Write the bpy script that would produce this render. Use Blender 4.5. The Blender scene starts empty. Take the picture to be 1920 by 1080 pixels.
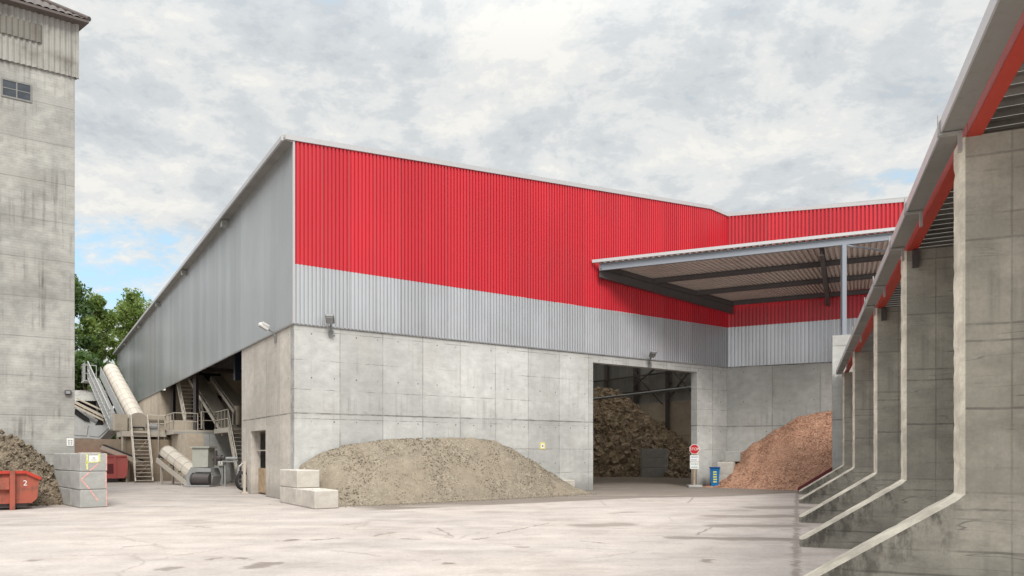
import bpy, math, random
from mathutils import Vector, Matrix, noise as mnoise
R = math.radians
random.seed(7)
sc = bpy.context.scene
col = sc.collection

# ------------------------------------------------------------------ camera
F, CX, HZ, CAMH = 1336.0, 960.0, 850.0, 1.8       # measured from the photograph (1920 px wide)
cd = bpy.data.cameras.new('camera'); cam = bpy.data.objects.new('camera', cd); col.objects.link(cam)
cam.location = (0, 0, CAMH); cam.rotation_euler = (R(90), 0, 0)
cd.sensor_width = 36; cd.lens = 36 * F / 1920; cd.shift_y = (HZ - 540) / 1920
cd.clip_start = 0.1; cd.clip_end = 3000
sc.camera = cam

# ------------------------------------------------------------------ colour management
sc.view_settings.view_transform = 'Standard'; sc.view_settings.look = 'None'
sc.view_settings.exposure = 0.42; sc.view_settings.gamma = 1; sc.view_settings.use_curve_mapping = False

# ------------------------------------------------------------------ node helper
class NT:
    def __init__(s, nt): s.nt = nt; s.N = nt.nodes; s.L = nt.links
    def n(s, t, ins=None, **kw):
        x = s.N.new(t)
        for k, v in kw.items(): setattr(x, k, v)
        for k, v in (ins or {}).items(): s.set(x.inputs[k], v)
        return x
    def set(s, sock, v):
        if isinstance(v, bpy.types.NodeSocket): s.L.new(v, sock)
        elif isinstance(v, bpy.types.Node): s.L.new(v.outputs[0], sock)
        else: sock.default_value = v
    def m(s, op, a, b=0.0, c=None, clamp=False):
        x = s.n('ShaderNodeMath', {0: a, 1: b}, operation=op, use_clamp=clamp)
        if c is not None: s.set(x.inputs[2], c)
        return x.outputs[0]
    def vm(s, op, a, b=(0, 0, 0)):
        return s.n('ShaderNodeVectorMath', {0: a, 1: b}, operation=op)
    def mr(s, v, a, b, c=0.0, d=1.0, smooth=True):
        return s.n('ShaderNodeMapRange', {'Value': v, 'From Min': a, 'From Max': b, 'To Min': c, 'To Max': d},
                   interpolation_type='SMOOTHSTEP' if smooth else 'LINEAR').outputs[0]
    def noise(s, vec, scale, detail=4, rough=.55, dist=0.0):
        return s.n('ShaderNodeTexNoise', {'Vector': vec, 'Scale': scale, 'Detail': detail, 'Roughness': rough, 'Distortion': dist}).outputs[0]
    def vor(s, vec, scale, out='Distance', feature='F1'):
        return s.n('ShaderNodeTexVoronoi', {'Vector': vec, 'Scale': scale}, feature=feature).outputs[out]
    def mix(s, f, a, b, mode='MIX'):
        x = s.n('ShaderNodeMix', data_type='RGBA', blend_type=mode)
        s.set(x.inputs[0], f); s.set(x.inputs[6], a); s.set(x.inputs[7], b)
        return x.outputs[2]
    def scale(s, vec, sc_): return s.vm('MULTIPLY', vec, sc_).outputs[0]
    def xyz(s, vec):
        x = s.n('ShaderNodeSeparateXYZ', {0: vec}); return x.outputs
    def comb(s, x, y, z): return s.n('ShaderNodeCombineXYZ', {0: x, 1: y, 2: z}).outputs[0]
def C4(c): return (c[0], c[1], c[2], 1.0)

# ------------------------------------------------------------------ sky
SUN_EL, SUN_AZ = 46.0, 166.0        # azimuth measured clockwise from +Y (behind the camera, a little to the right)
w = bpy.data.worlds.new('World'); sc.world = w; w.use_nodes = True
t = NT(w.node_tree); t.N.clear()
sky = t.n('ShaderNodeTexSky', sky_type='NISHITA', sun_disc=False, sun_elevation=R(SUN_EL), sun_rotation=R(SUN_AZ))
skyc = t.vm('MULTIPLY', sky.outputs[0], (.15, .15, .15)).outputs[0]
d = t.n('ShaderNodeTexCoord').outputs['Generated']
dx, dy, dz = t.xyz(d)
zz = t.m('ADD', t.m('MAXIMUM', dz, 0.0), .30)
p = t.comb(t.m('DIVIDE', dx, zz), t.m('DIVIDE', dy, zz), 0.0)
warp = t.n('ShaderNodeTexNoise', {'Vector': p, 'Scale': 1.1, 'Detail': 4.0})
pw_ = t.vm('ADD', p, t.scale(t.vm('SUBTRACT', warp.outputs[1], (.5, .5, .5)).outputs[0], (.30, .30, 0))).outputs[0]
n1 = t.noise(pw_, 1.6, 9, .6)
n2 = t.noise(t.vm('ADD', pw_, (7.3, 2.1, 0)).outputs[0], 3.2, 10, .66)
n4 = t.noise(t.vm('ADD', pw_, (1.3, 5.7, 0)).outputs[0], 7.5, 9, .68)
n3 = t.noise(t.vm('ADD', p, (8.2, 3.3, 0)).outputs[0], .42, 3, .5)
# clear gaps low in the sky at the left and at the far right
def gap(ax, az, el, sx, sz):
    a = t.m('SUBTRACT', t.m('DIVIDE', dx, t.m('MAXIMUM', dy, .05)), ax)
    e = t.m('SUBTRACT', t.m('DIVIDE', dz, t.m('MAXIMUM', dy, .05)), el)
    r2 = t.m('ADD', t.m('POWER', t.m('DIVIDE', t.m('ABSOLUTE', a), sx), 2.0), t.m('POWER', t.m('DIVIDE', t.m('ABSOLUTE', e), sz), 2.0))
    return t.m('MULTIPLY', t.mr(r2, 0.0, 1.5, 1.0, 0.0), t.m('GREATER_THAN', dy, 0.05))
g1 = gap(-.56, 0, .255, .20, .115)
g2 = gap(.56, 0, .365, .12, .06)
cov = t.m('ADD', t.m('ADD', t.m('MULTIPLY', n1, .4), t.m('MULTIPLY', n2, .35)), t.m('MULTIPLY', n4, .25))
cov = t.m('ADD', cov, .17)
cov = t.m('ADD', t.m('MULTIPLY', t.m('SUBTRACT', cov, .67), 2.6), .80)
cov = t.m('SUBTRACT', cov, t.m('MULTIPLY', g1, .40))
cov = t.m('SUBTRACT', cov, t.m('MULTIPLY', g2, .27))
mask = t.mr(cov, .36, .62)
lum = t.m('ADD', t.m('ADD', t.m('MULTIPLY', n2, .50), t.m('MULTIPLY', n1, .20)), t.m('MULTIPLY', n4, .38))
lum = t.m('ADD', t.m('MULTIPLY', t.m('SUBTRACT', lum, .54), 1.35), .505)
lum = t.m('ADD', lum, t.m('MULTIPLY', t.m('SUBTRACT', n3, .5), .18))
ramp = t.n('ShaderNodeValToRGB', {0: lum})
cr = ramp.color_ramp; cr.interpolation = 'EASE'
cr.elements[0].position = .38; cr.elements[0].color = (.43, .46, .485, 1)
cr.elements[1].position = .61; cr.elements[1].color = (.685, .675, .64, 1)
e = cr.elements.new(.46); e.color = (.50, .525, .54, 1)
e = cr.elements.new(.535); e.color = (.60, .61, .605, 1)
blue = t.mix(.62, skyc, (.42, .66, .80, 1))
c = t.mix(mask, blue, ramp.outputs[0])
# an overcast sky is brighter overhead than near the horizon
zen = t.mr(dz, .45, .95, 1.0, 3.0)
back = t.mr(t.m('ADD', dy, t.m('MULTIPLY', dx, .55)), .25, -.7, 1.0, 1.12)
c2 = t.vm('MULTIPLY', c, t.comb(t.m('MULTIPLY', zen, back), t.m('MULTIPLY', zen, back), t.m('MULTIPLY', zen, back))).outputs[0]
bg = t.n('ShaderNodeBackground', {'Color': c2, 'Strength': 1.0})
out = t.n('ShaderNodeOutputWorld', {0: bg.outputs[0]})

# ------------------------------------------------------------------ sun behind thin cloud
ld = bpy.data.lights.new('sun', 'SUN'); ld.energy = 2.0; ld.angle = R(20); ld.color = (1, .95, .88)
sun = bpy.data.objects.new('sun', ld); col.objects.link(sun)
sd = Vector((math.sin(R(SUN_AZ)) * math.cos(R(SUN_EL)), math.cos(R(SUN_AZ)) * math.cos(R(SUN_EL)), math.sin(R(SUN_EL))))
sun.rotation_euler = sd.to_track_quat('Z', 'Y').to_euler()

# ------------------------------------------------------------------ measuring helpers
def at(u, v, Y): return Vector(((u - CX) / F * Y, Y, CAMH - (v - HZ) / F * Y))
def gnd(u, v):
    Y = F * CAMH / (v - HZ); return Vector(((u - CX) / F * Y, Y, 0))
DA = Vector((.8311, .5560, 0)); DB = Vector((-.5560, .8311, 0))
P0 = Vector((-8.09, 26.43, 0)); ANG = math.atan2(DA.y, DA.x)
def H(x, y, z=0): return P0 + DA * x + DB * y + Vector((0, 0, z))          # hall frame -> world
def HL(p): q = p - P0; return Vector((q.dot(DA), q.dot(DB), p.z))            # world -> hall frame
CA = math.atan2(-.4383, .8989); LA = 24.2; I0 = H(LA, 0)
DC = Vector((.8989, -.4383, 0)); NC = Vector((.4383, .8989, 0))
def Cf(x, y, z=0): return I0 + DC * x + NC * y + Vector((0, 0, z))
DR = Vector((.3723, .9281, 0)); SA = math.atan2(.9281, .3723)
def S(s, dd, z=0): return DR * s + Vector((.9281, -.3723, 0)) * dd + Vector((0, 0, z))   # shed frame, dd to the right

# ------------------------------------------------------------------ mesh helper
class MB:
    def __init__(s): s.v = []; s.f = []; s.mi = []; s.sm = []
    def add(s, vs, fs, mi=0, smooth=False):
        o = len(s.v); s.v += [tuple(x) for x in vs]
        for f in fs: s.f.append([i + o for i in f]); s.mi.append(mi); s.sm.append(smooth)
        return s
    def box(s, x0, x1, y0, y1, z0, z1, mi=0, M=None):
        vs = [Vector(p) for p in ((x0,y0,z0),(x1,y0,z0),(x1,y1,z0),(x0,y1,z0),(x0,y0,z1),(x1,y0,z1),(x1,y1,z1),(x0,y1,z1))]
        if M: vs = [M @ q for q in vs]
        return s.add(vs, [(0,3,2,1),(4,5,6,7),(0,1,5,4),(1,2,6,5),(2,3,7,6),(3,0,4,7)], mi)
    def bbox(s, x0, x1, y0, y1, z0, z1, b, mi=0, M=None):       # box with chamfered vertical and top edges
        xs = []
        def ring(z, i): return [Vector(p + (z,)) for p in ((x0+b+i,y0+i),(x1-b-i,y0+i),(x1-i,y0+b+i),(x1-i,y1-b-i),(x1-b-i,y1-i),(x0+b+i,y1-i),(x0+i,y1-b-i),(x0+i,y0+b+i))]
        vs = ring(z0+b, 0) + ring(z1-b, 0) + ring(z1, b) + ring(z0, b)
        if M: vs = [M @ q for q in vs]
        fs = []
        for (a, c_) in ((0, 8), (8, 16), (24, 0)):
            for k in range(8): fs.append((a+k, a+(k+1) % 8, c_+(k+1) % 8, c_+k))
        fs.append(tuple(range(16, 24))); fs.append(tuple(range(31, 23, -1)))
        return s.add(vs, fs, mi)
    def beam(s, p, q, wd, ht, mi=0, up=Vector((0, 0, 1))):
        p = Vector(p); q = Vector(q); a = (q - p).normalized()
        if abs(a.dot(up)) > .99: up = Vector((1, 0, 0))
        r = a.cross(up).normalized(); n = r.cross(a)
        vs = [e_ + r * (i * wd / 2) + n * (j * ht / 2) for e_ in (p, q) for (i, j) in ((-1,-1),(1,-1),(1,1),(-1,1))]
        return s.add(vs, [(0,1,2,3),(7,6,5,4),(0,4,5,1),(1,5,6,2),(2,6,7,3),(3,7,4,0)], mi)
    def ibeam(s, p, q, wd, ht, tf=.02, tw=.015, mi=0):
        p = Vector(p); q = Vector(q); a = (q - p).normalized(); up = Vector((0, 0, 1))
        if abs(a.dot(up)) > .99: up = Vector((DA.x, DA.y, 0))
        r = a.cross(up).normalized(); n = r.cross(a)
        s.beam(p + n*(ht-tf)/2, q + n*(ht-tf)/2, wd, tf, mi, up); s.beam(p - n*(ht-tf)/2, q - n*(ht-tf)/2, wd, tf, mi, up)
        return s.beam(p, q, tw, ht - 2*tf, mi, up)
    def tube(s, p, q, r, n=8, mi=0, r2=None, caps=True):
        p = Vector(p); q = Vector(q); a = (q - p).normalized()
        up = Vector((0, 0, 1)) if abs(a.z) < .95 else Vector((1, 0, 0))
        e1 = a.cross(up).normalized(); e2 = e1.cross(a); r2 = r if r2 is None else r2
        vs = []
        for (c_, rr) in ((p, r), (q, r2)):
            for k in range(n):
                th = 2 * math.pi * k / n; vs.append(c_ + e1 * rr * math.cos(th) + e2 * rr * math.sin(th))
        fs = [(k, k + n, (k + 1) % n + n, (k + 1) % n) for k in range(n)]
        s.add(vs, fs, mi, True)
        if caps: s.add(vs[:n], [tuple(range(n))], mi); s.add(vs[n:], [tuple(range(n - 1, -1, -1))], mi)
        return s
    def path(s, pts, r, n=6, mi=0):
        for a, b in zip(pts[:-1], pts[1:]): s.tube(a, b, r, n, mi)
        return s
    def prism(s, poly, off, mi=0, mside=None):                 # planar polygon (3-D points) extruded by off
        n = len(poly); off = Vector(off); poly = [Vector(q) for q in poly]
        vs = poly + [q + off for q in poly]
        s.add(vs, [tuple(range(n)), tuple(range(2*n - 1, n - 1, -1))], mi)
        for k in range(n):
            j = (k + 1) % n
            s.add([vs[k], vs[k+n], vs[j+n], vs[j]], [(0, 1, 2, 3)], (mside[k] if mside else mi))
        return s
    def xf(s, M):
        s.v = [tuple(M @ Vector(q)) for q in s.v]; return s
    def build(s, name, mats, parent=None, loc=(0,0,0), rot=0, smooth=None):
        me = bpy.data.meshes.new(name); me.from_pydata(s.v, [], s.f)
        ms = mats if isinstance(mats, (list, tuple)) else [mats]
        for m_ in ms: me.materials.append(m_)
        me.polygons.foreach_set('material_index', s.mi)
        me.polygons.foreach_set('use_smooth', [bool(x) if smooth is None else smooth for x in s.sm])
        me.update()
        o = bpy.data.objects.new(name, me); col.objects.link(o)
        o.location = loc; o.rotation_euler = (0, 0, rot)
        if parent: o.parent = parent
        return o
def corr(mb, x0, x1, zlo, zhi, pitch, depth, prof=((0,0),(.26,0),(.34,1),(.92,1)), y0=0.0, mi=0, cuts=1):
    xs = []
    k = 0; x = x0
    while x < x1 - 1e-6:
        for (fr, dp) in prof:
            xx = x + fr * pitch
            if xx < x1: xs.append((xx, y0 - dp * depth))
        x += pitch
    xs.append((x1, y0))
    for (a, b) in zip(xs[:-1], xs[1:]):
        for c_ in range(cuts):
            f0, f1 = c_ / cuts, (c_ + 1) / cuts
            za0 = zlo(a[0]); za1 = zhi(a[0]); zb0 = zlo(b[0]); zb1 = zhi(b[0])
            mb.add([(a[0], a[1], za0+(za1-za0)*f0), (b[0], b[1], zb0+(zb1-zb0)*f0), (b[0], b[1], zb0+(zb1-zb0)*f1), (a[0], a[1], za0+(za1-za0)*f1)], [(0,1,2,3)], mi)
    return mb
def tag(o, label=None, cat=None, group=None, kind=None):
    if label: o['label'] = label
    if cat: o['category'] = cat
    if group: o['group'] = group
    if kind: o['kind'] = kind
    return o
def empty(name, loc=(0,0,0), rz=0, label=None, cat=None, group=None):
    o = bpy.data.objects.new(name, None); col.objects.link(o); o.location = loc; o.rotation_euler = (0, 0, rz)
    o.empty_display_size = .2
    return tag(o, label, cat, group)
def copy_tree(o, parent=None):
    c_ = o.copy(); col.objects.link(c_)
    if parent: c_.parent = parent
    for ch in list(o.children): copy_tree(ch, c_)
    return c_
def text_mesh(body, size, name, mat, parent, M, thick=.004):
    cu = bpy.data.curves.new('tmp', 'FONT'); cu.body = body; cu.size = size; cu.extrude = thick / 2
    cu.align_x = 'CENTER'; cu.align_y = 'CENTER'
    to = bpy.data.objects.new('tmp', cu); col.objects.link(to)
    dg = bpy.context.evaluated_depsgraph_get(); me = bpy.data.meshes.new_from_object(to.evaluated_get(dg))
    bpy.data.objects.remove(to); bpy.data.curves.remove(cu)
    me.transform(M); me.materials.clear(); me.materials.append(mat)
    o = bpy.data.objects.new(name, me); col.objects.link(o); o.parent = parent
    return o
UPR = Matrix.Rotation(R(90), 4, 'X')       # text lying in xy -> standing in xz, read from -y

# ------------------------------------------------------------------ materials
def mat(name):
    m_ = bpy.data.materials.new(name); m_.use_nodes = True
    t_ = NT(m_.node_tree); b = t_.N['Principled BSDF']
    return m_, t_, b
def bump(t_, b, hgt, dist=.02, strength=.5):
    x = t_.n('ShaderNodeBump', {'Height': hgt, 'Distance': dist, 'Strength': strength}); t_.L.new(x.outputs[0], b.inputs['Normal'])
def metal(name, c, rough=.45, metallic=0.0, dirt=.25, dcol=(.2, .18, .15), sc_=1.2, streak=True, sheet=0, stone=.1):
    m_, t_, b = mat(name); o = t_.n('ShaderNodeTexCoord').outputs['Object']
    n_ = t_.noise(o, sc_, 6, .6)
    k = t_.mr(n_, .45, .75, 0, dirt)
    cc = t_.mix(k, C4(c), C4(dcol))
    if streak:
        s_ = t_.noise(t_.scale(o, (9, 9, .35)), 1.0, 4, .6)
        cc = t_.mix(t_.mr(s_, .5, .8, 0, dirt * .8), cc, C4(dcol))
    if sheet:      # tone differs a little from sheet to sheet, with a fine lap line between sheets
        sx = t_.m('DIVIDE', t_.xyz(o)[0], sheet)
        wn_ = t_.n('ShaderNodeTexWhiteNoise', {'W': t_.m('FLOOR', sx)}, noise_dimensions='1D').outputs[0]
        v_ = t_.mr(wn_, 0, 1, 1 - stone, 1 + stone * .6)
        v_ = t_.m('MULTIPLY', v_, t_.mr(t_.noise(t_.scale(o, (1, 1, .5)), .25, 4, .6), .35, .68, 1 - stone, 1 + stone * .7))
        cc = t_.mix(1.0, cc, t_.comb(v_, v_, v_), 'MULTIPLY')
        lap = t_.mr(t_.m('ABSOLUTE', t_.m('SUBTRACT', t_.m('FRACT', sx), .5)), .485, .495)
        cc = t_.mix(t_.m('MULTIPLY', lap, .55), cc, C4((.10, .10, .10)))
    t_.set(b.inputs['Base Color'], cc)
    t_.set(b.inputs['Roughness'], t_.mr(n_, .3, .7, rough - .03, rough + .05))
    b.inputs['Metallic'].default_value = metallic
    return m_
def concrete(name, c, pw=1.77, ph=3.3, z0=0.0, x0=0.0, line=.5, tone=.10, streak=.25, blotch=.3, board=.0, moss=None, warm=(.42, .36, .30), ties=True, low=.25, dark=(.10, .095, .085), patch=.2, minor=0.0, scratch=.6):
    m_, t_, b = mat(name)
    oc = t_.n('ShaderNodeTexCoord').outputs['Object']
    x, y, z = t_.xyz(oc)
    wv = t_.noise(oc, 2.5, 3)
    xj = t_.m('ADD', t_.m('ADD', x, -x0), t_.m('MULTIPLY', t_.m('SUBTRACT', wv, .5), .02))
    zj = t_.m('ADD', t_.m('ADD', z, -z0), t_.m('MULTIPLY', t_.m('SUBTRACT', wv, .5), .04))
    def joint(v, pitch, wd):
        f = t_.m('MULTIPLY', t_.m('ABSOLUTE', t_.m('SUBTRACT', t_.m('FRACT', t_.m('ADD', t_.m('DIVIDE', v, pitch), 100.5)), .5)), pitch)
        return t_.mr(f, wd, wd * .25)
    jv = joint(xj, pw, .03 if ph > 2 else .018); jh = joint(zj, ph, .045 if ph > 2 else .022)
    # panel tone
    cell = t_.n('ShaderNodeTexWhiteNoise', {'Vector': t_.comb(t_.m('FLOOR', t_.m('DIVIDE', xj, pw)), t_.m('FLOOR', t_.m('DIVIDE', zj, ph)), 3.0)}, noise_dimensions='3D').outputs[0]
    big = t_.noise(t_.scale(oc, (1, 1, .8)), .45, 6, .6)
    mid = t_.noise(t_.scale(oc, (1, 1, 1.6)), 1.9, 7, .65)
    fine = t_.noise(oc, 22, 5, .7)
    v = t_.m('ADD', t_.m('MULTIPLY', t_.m('SUBTRACT', cell, .5), tone * 2), 1.0)
    v = t_.m('MULTIPLY', v, t_.mr(big, .3, .7, 1 - blotch * .5, 1 + blotch * .35))
    v = t_.m('MULTIPLY', v, t_.mr(mid, .3, .72, 1 - blotch * .42, 1 + blotch * .25))
    v = t_.m('MULTIPLY', v, t_.mr(fine, .3, .7, .93, 1.06))
    cc = t_.mix(1.0, C4(c), t_.comb(v, v, v), 'MULTIPLY')
    cc = t_.mix(t_.mr(t_.noise(t_.vm('ADD', oc, (5, 3, 9)).outputs[0], .6, 5, .6), .52, .75, 0, patch), cc, C4(warm))
    # vertical run-off streaks
    st = t_.noise(t_.scale(oc, (5.5, 5.5, .22)), 1.0, 6, .65)
    gate_ = t_.mr(t_.noise(t_.scale(oc, (.5, .5, .7)), 1.0, 3), .42, .7)
    cc = t_.mix(t_.m('MULTIPLY', t_.mr(st, .48, .68), t_.m('MULTIPLY', gate_, streak)), cc, C4(dark))
    # joints, with irregular strength and a halo of dirt
    jn = t_.mr(t_.noise(oc, 1.1, 5, .7), .3, .65, .15, 1)
    jj = t_.m('MAXIMUM', t_.m('MULTIPLY', jv, .7), jh)
    cc = t_.mix(t_.m('MULTIPLY', jj, t_.m('MULTIPLY', jn, line)), cc, C4(dark))
    jhalo = joint(t_.m('ADD', zj, -.12), ph, min(.55, ph * .22))
    cc = t_.mix(t_.m('MULTIPLY', jhalo, t_.m('MULTIPLY', t_.mr(mid, .42, .7), line * .45)), cc, C4(dark))
    if minor:
        jm = joint(t_.m('ADD', zj, .2), minor, .02)
        cc = t_.mix(t_.m('MULTIPLY', jm, t_.m('MULTIPLY', t_.mr(t_.noise(oc, .8, 4, .7), .42, .62), line * .9)), cc, C4(dark))
        # long thin scratches that do not follow the formwork
        sw = t_.noise(t_.scale(t_.vm('ADD', oc, t_.scale(t_.n('ShaderNodeTexNoise', {'Vector': oc, 'Scale': .8}).outputs[1], (.5, .5, .22))).outputs[0], (.35, .35, 5.5)), 1.0, 2, .4)
        ds = t_.m('ABSOLUTE', t_.m('SUBTRACT', sw, .5))
        cc = t_.mix(t_.m('MULTIPLY', t_.mr(ds, .009, .002), t_.mr(t_.noise(oc, .9, 4, .65), .45, .60, 0, scratch)), cc, C4(dark))
    if board:
        bl = joint(z, .1, .02)
        cc = t_.mix(t_.m('MULTIPLY', bl, board), cc, C4(dark))
    if ties:
        fx = t_.m('MULTIPLY', t_.m('SUBTRACT', t_.m('FRACT', t_.m('ADD', t_.m('DIVIDE', xj, pw * .5), 100.75)), .5), pw * .5)
        fz = t_.m('MULTIPLY', t_.m('SUBTRACT', t_.m('FRACT', t_.m('ADD', t_.m('DIVIDE', t_.m('ADD', zj, .3), ph / 2), 100.5)), .5), ph / 2)
        r_ = t_.m('SQRT', t_.m('ADD', t_.m('MULTIPLY', fx, fx), t_.m('MULTIPLY', fz, fz)))
        cc = t_.mix(t_.m('MULTIPLY', t_.mr(r_, .04, .018), t_.mr(mid, .4, .55, .1, .8)), cc, C4((.05, .048, .045)))
    # splash dirt at the foot
    lowm = t_.mr(t_.m('ADD', z, t_.m('MULTIPLY', t_.m('SUBTRACT', mid, .5), .9)), .1, .9, low, 0)
    cc = t_.mix(lowm, cc, C4(dark))
    if moss:      # run-off stains below a slanting coping: line through (d0,z0)-(d1,z1) in x,z
        (a0, b0), (a1, b1) = moss
        ln = t_.m('ADD', t_.m('MULTIPLY', t_.m('SUBTRACT', x, a0), (b1 - b0) / (a1 - a0)), b0)
        dist = t_.m('SUBTRACT', ln, z)
        nm = t_.noise(t_.scale(oc, (2.4, 2.4, 1.0)), 1.6, 7, .75)
        k = t_.m('MULTIPLY', t_.mr(dist, 1.0, .0), t_.mr(t_.m('SUBTRACT', nm, t_.m('MULTIPLY', dist, .14)), .41, .60))
        k = t_.m('MULTIPLY', k, t_.m('MULTIPLY', t_.m('GREATER_THAN', dist, 0.0), t_.mr(t_.m('ADD', x, t_.m('MULTIPLY', t_.m('SUBTRACT', mid, .5), .5)), a1 + .1, a1 - .15)))
        cc = t_.mix(t_.m('MULTIPLY', k, .72), cc, C4((.05, .047, .04)))
    t_.set(b.inputs['Base Color'], cc)
    b.inputs['Roughness'].default_value = .88
    b.inputs['Specular IOR Level'].default_value = .25
    hgt = t_.m('SUBTRACT', t_.m('ADD', t_.m('MULTIPLY', mid, .4), t_.m('MULTIPLY', fine, .35)), t_.m('MULTIPLY', jj, .5))
    bump(t_, b, hgt, .02, .35)
    return m_
def plain(name, c, rough=.6, metallic=0.0, var=.15, sc_=6.0, spec=.4):
    m_, t_, b = mat(name); o = t_.n('ShaderNodeTexCoord').outputs['Object']
    n_ = t_.noise(o, sc_, 6, .65)
    v = t_.mr(n_, .3, .7, 1 - var, 1 + var * .7)
    t_.set(b.inputs['Base Color'], t_.mix(1.0, C4(c), t_.comb(v, v, v), 'MULTIPLY'))
    b.inputs['Roughness'].default_value = rough; b.inputs['Metallic'].default_value = metallic
    b.inputs['Specular IOR Level'].default_value = spec
    return m_
def heap(name, cols, scale, dirt=(.2, .17, .13), dscale=.5, damt=.5, bmp=.03, specks=0.0):
    m_, t_, b = mat(name); o = t_.n('ShaderNodeTexCoord').outputs['Object']
    oo = t_.vm('ADD', o, t_.scale(t_.n('ShaderNodeTexNoise', {'Vector': o, 'Scale': scale * .6}).outputs[1], (.35 / scale,) * 3)).outputs[0]
    vc = t_.n('ShaderNodeTexVoronoi', {'Vector': oo, 'Scale': scale})
    vc2 = t_.n('ShaderNodeTexVoronoi', {'Vector': oo, 'Scale': scale * .45})
    rr = t_.xyz(vc.outputs['Color']); r2 = t_.xyz(vc2.outputs['Color'])
    ramp = t_.n('ShaderNodeValToRGB', {0: t_.m('ADD', t_.m('MULTIPLY', rr[0], .7), t_.m('MULTIPLY', r2[0], .3))})
    cr_ = ramp.color_ramp
    while len(cr_.elements) < len(cols): cr_.elements.new(.5)
    for k, (pp, cc) in enumerate(cols): cr_.elements[k].position = pp; cr_.elements[k].color = C4(cc)
    big = t_.noise(o, dscale, 6, .65)
    sub = t_.m('MULTIPLY', t_.mr(big, .42, .66, 0, damt), 1.0)
    cc = t_.mix(sub, ramp.outputs[0], C4(dirt))
    dn = t_.noise(o, dscale * 5, 5, .7)
    v = t_.mr(dn, .3, .7, .88, 1.10)
    cc = t_.mix(1.0, cc, t_.comb(v, v, v), 'MULTIPLY')
    t_.set(b.inputs['Base Color'], cc)
    b.inputs['Roughness'].default_value = .95; b.inputs['Specular IOR Level'].default_value = .1
    bump(t_, b, t_.m('MULTIPLY', t_.m('SUBTRACT', 1.0, vc.outputs['Distance']), t_.m('SUBTRACT', 1.0, sub)), bmp, 1.0)
    return m_

M = {}
M['wallA'] = concrete('cast_concrete', (.52, .525, .51), minor=1.1, scratch=.2, streak=.34, blotch=.28, line=.8, tone=.13, low=.4)
M['wallC'] = concrete('cast_concrete_grey', (.48, .485, .465), pw=2.4, streak=.4, line=.8, tone=.1)
M['wallB'] = concrete('cast_concrete_dusty', (.56, .52, .47), pw=1.9, streak=.32, line=.8, tone=.09, warm=(.45, .38, .31))
M['inner'] = concrete('inner_concrete', (.50, .44, .37), pw=2.4, streak=.3)
M['fin'] = concrete('shed_concrete', (.445, .42, .36), pw=2.6, ph=1.0, x0=2.32, z0=.33, line=.6, streak=.35, blotch=.5, tone=.06, warm=(.28, .255, .2), low=.4, ties=False, moss=((.03, .14), (1.806, 1.31)), minor=.5)
M['coping'] = concrete('clean_lit_edge_concrete', (.72, .67, .565), pw=9, ph=9, line=0, streak=.45, ties=False, low=.3, blotch=.6, tone=0, dark=(.25, .22, .18), patch=.35)  # clean pale edge, lightened further in place of sky light from the left
M['tower'] = concrete('tower_concrete', (.375, .372, .35), pw=6.0, ph=1.45, z0=.3, line=.55, streak=.9, blotch=.5, tone=.12, ties=False, warm=(.40, .37, .32), board=.10)
M['block'] = concrete('block_concrete', (.43, .435, .42), pw=9, ph=9, line=0, streak=.35, ties=False, tone=0, low=.1, dark=(.14, .12, .10))
M['block_white'] = concrete('pale_block_concrete', (.60, .565, .51), pw=9, ph=9, line=0, streak=.2, ties=False, tone=0, low=.12, dark=(.2, .17, .14))
M['beige'] = concrete('beige_concrete', (.50, .43, .34), pw=3, streak=.15, line=.2, ties=False)
M['brown'] = concrete('brown_concrete', (.33, .265, .20), pw=3, streak=.3, line=.25, ties=False)
M['red'] = metal('red_cladding', (.55, .024, .038), .36, .0, .22, (.34, .04, .045), .35, sheet=1.064, stone=.07)
M['silver'] = metal('silver_cladding', (.56, .575, .60), .32, .5, .25, (.34, .34, .35), .4, sheet=1.064, stone=.07)
M['panel'] = metal('grey_panel', (.40, .415, .425), .32, .5, .30, (.36, .32, .29), .07, streak=False, sheet=1.0, stone=.10)
M['trim'] = metal('pale_trim', (.50, .50, .51), .4, .3, .12)
M['galv'] = metal('galvanised', (.43, .43, .42), .45, .5, .35, (.25, .24, .22), 2)
M['gutter'] = metal('weathered_gutter', (.30, .295, .28), .5, .35, .5, (.18, .17, .15), 1.2)
M['orange_steel'] = metal('orange_red_steel', (.46, .04, .022), .45, 0, .2, (.2, .04, .02), 1.5)
M['dark_steel'] = metal('dark_steel', (.085, .075, .075), .5, .2, .3, (.13, .11, .1), 1.5)
M['blue_steel'] = metal('blue_grey_steel', (.27, .295, .335), .4, .3, .2, (.25, .26, .28), 1.5)
M['blue_dark'] = metal('dark_blue_steel', (.02, .03, .05), .4, .1, .1)
M['roof_under'] = metal('roof_sheet', (.56, .48, .44), .55, .1, .25, (.25, .2, .18), .8)
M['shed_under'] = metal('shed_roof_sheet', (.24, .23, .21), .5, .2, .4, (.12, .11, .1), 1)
M['rail'] = metal('dusty_rail', (.52, .475, .41), .5, .2, .25, (.36, .31, .25), 3)
M['dusty'] = metal('dusty_machine', (.42, .37, .30), .75, .0, .4, (.25, .2, .15), 2)
M['cover'] = metal('pale_cover', (.58, .525, .45), .6, .1, .4, (.4, .34, .28), 2)
M['cover_seam'] = plain('cover_seam', (.42, .38, .33), .7)
M['hopper'] = metal('green_grey_machine', (.44, .455, .41), .55, .1, .3, (.25, .22, .18), 2)
M['machine'] = metal('grey_machine', (.36, .37, .37), .5, .2, .35, (.2, .17, .14), 2)
M['rubber'] = plain('rubber', (.03, .03, .032), .7)
M['black'] = plain('black_shade', (.015, .014, .013), .9)  # flat black that paints shade in openings and under the lean-to
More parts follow.
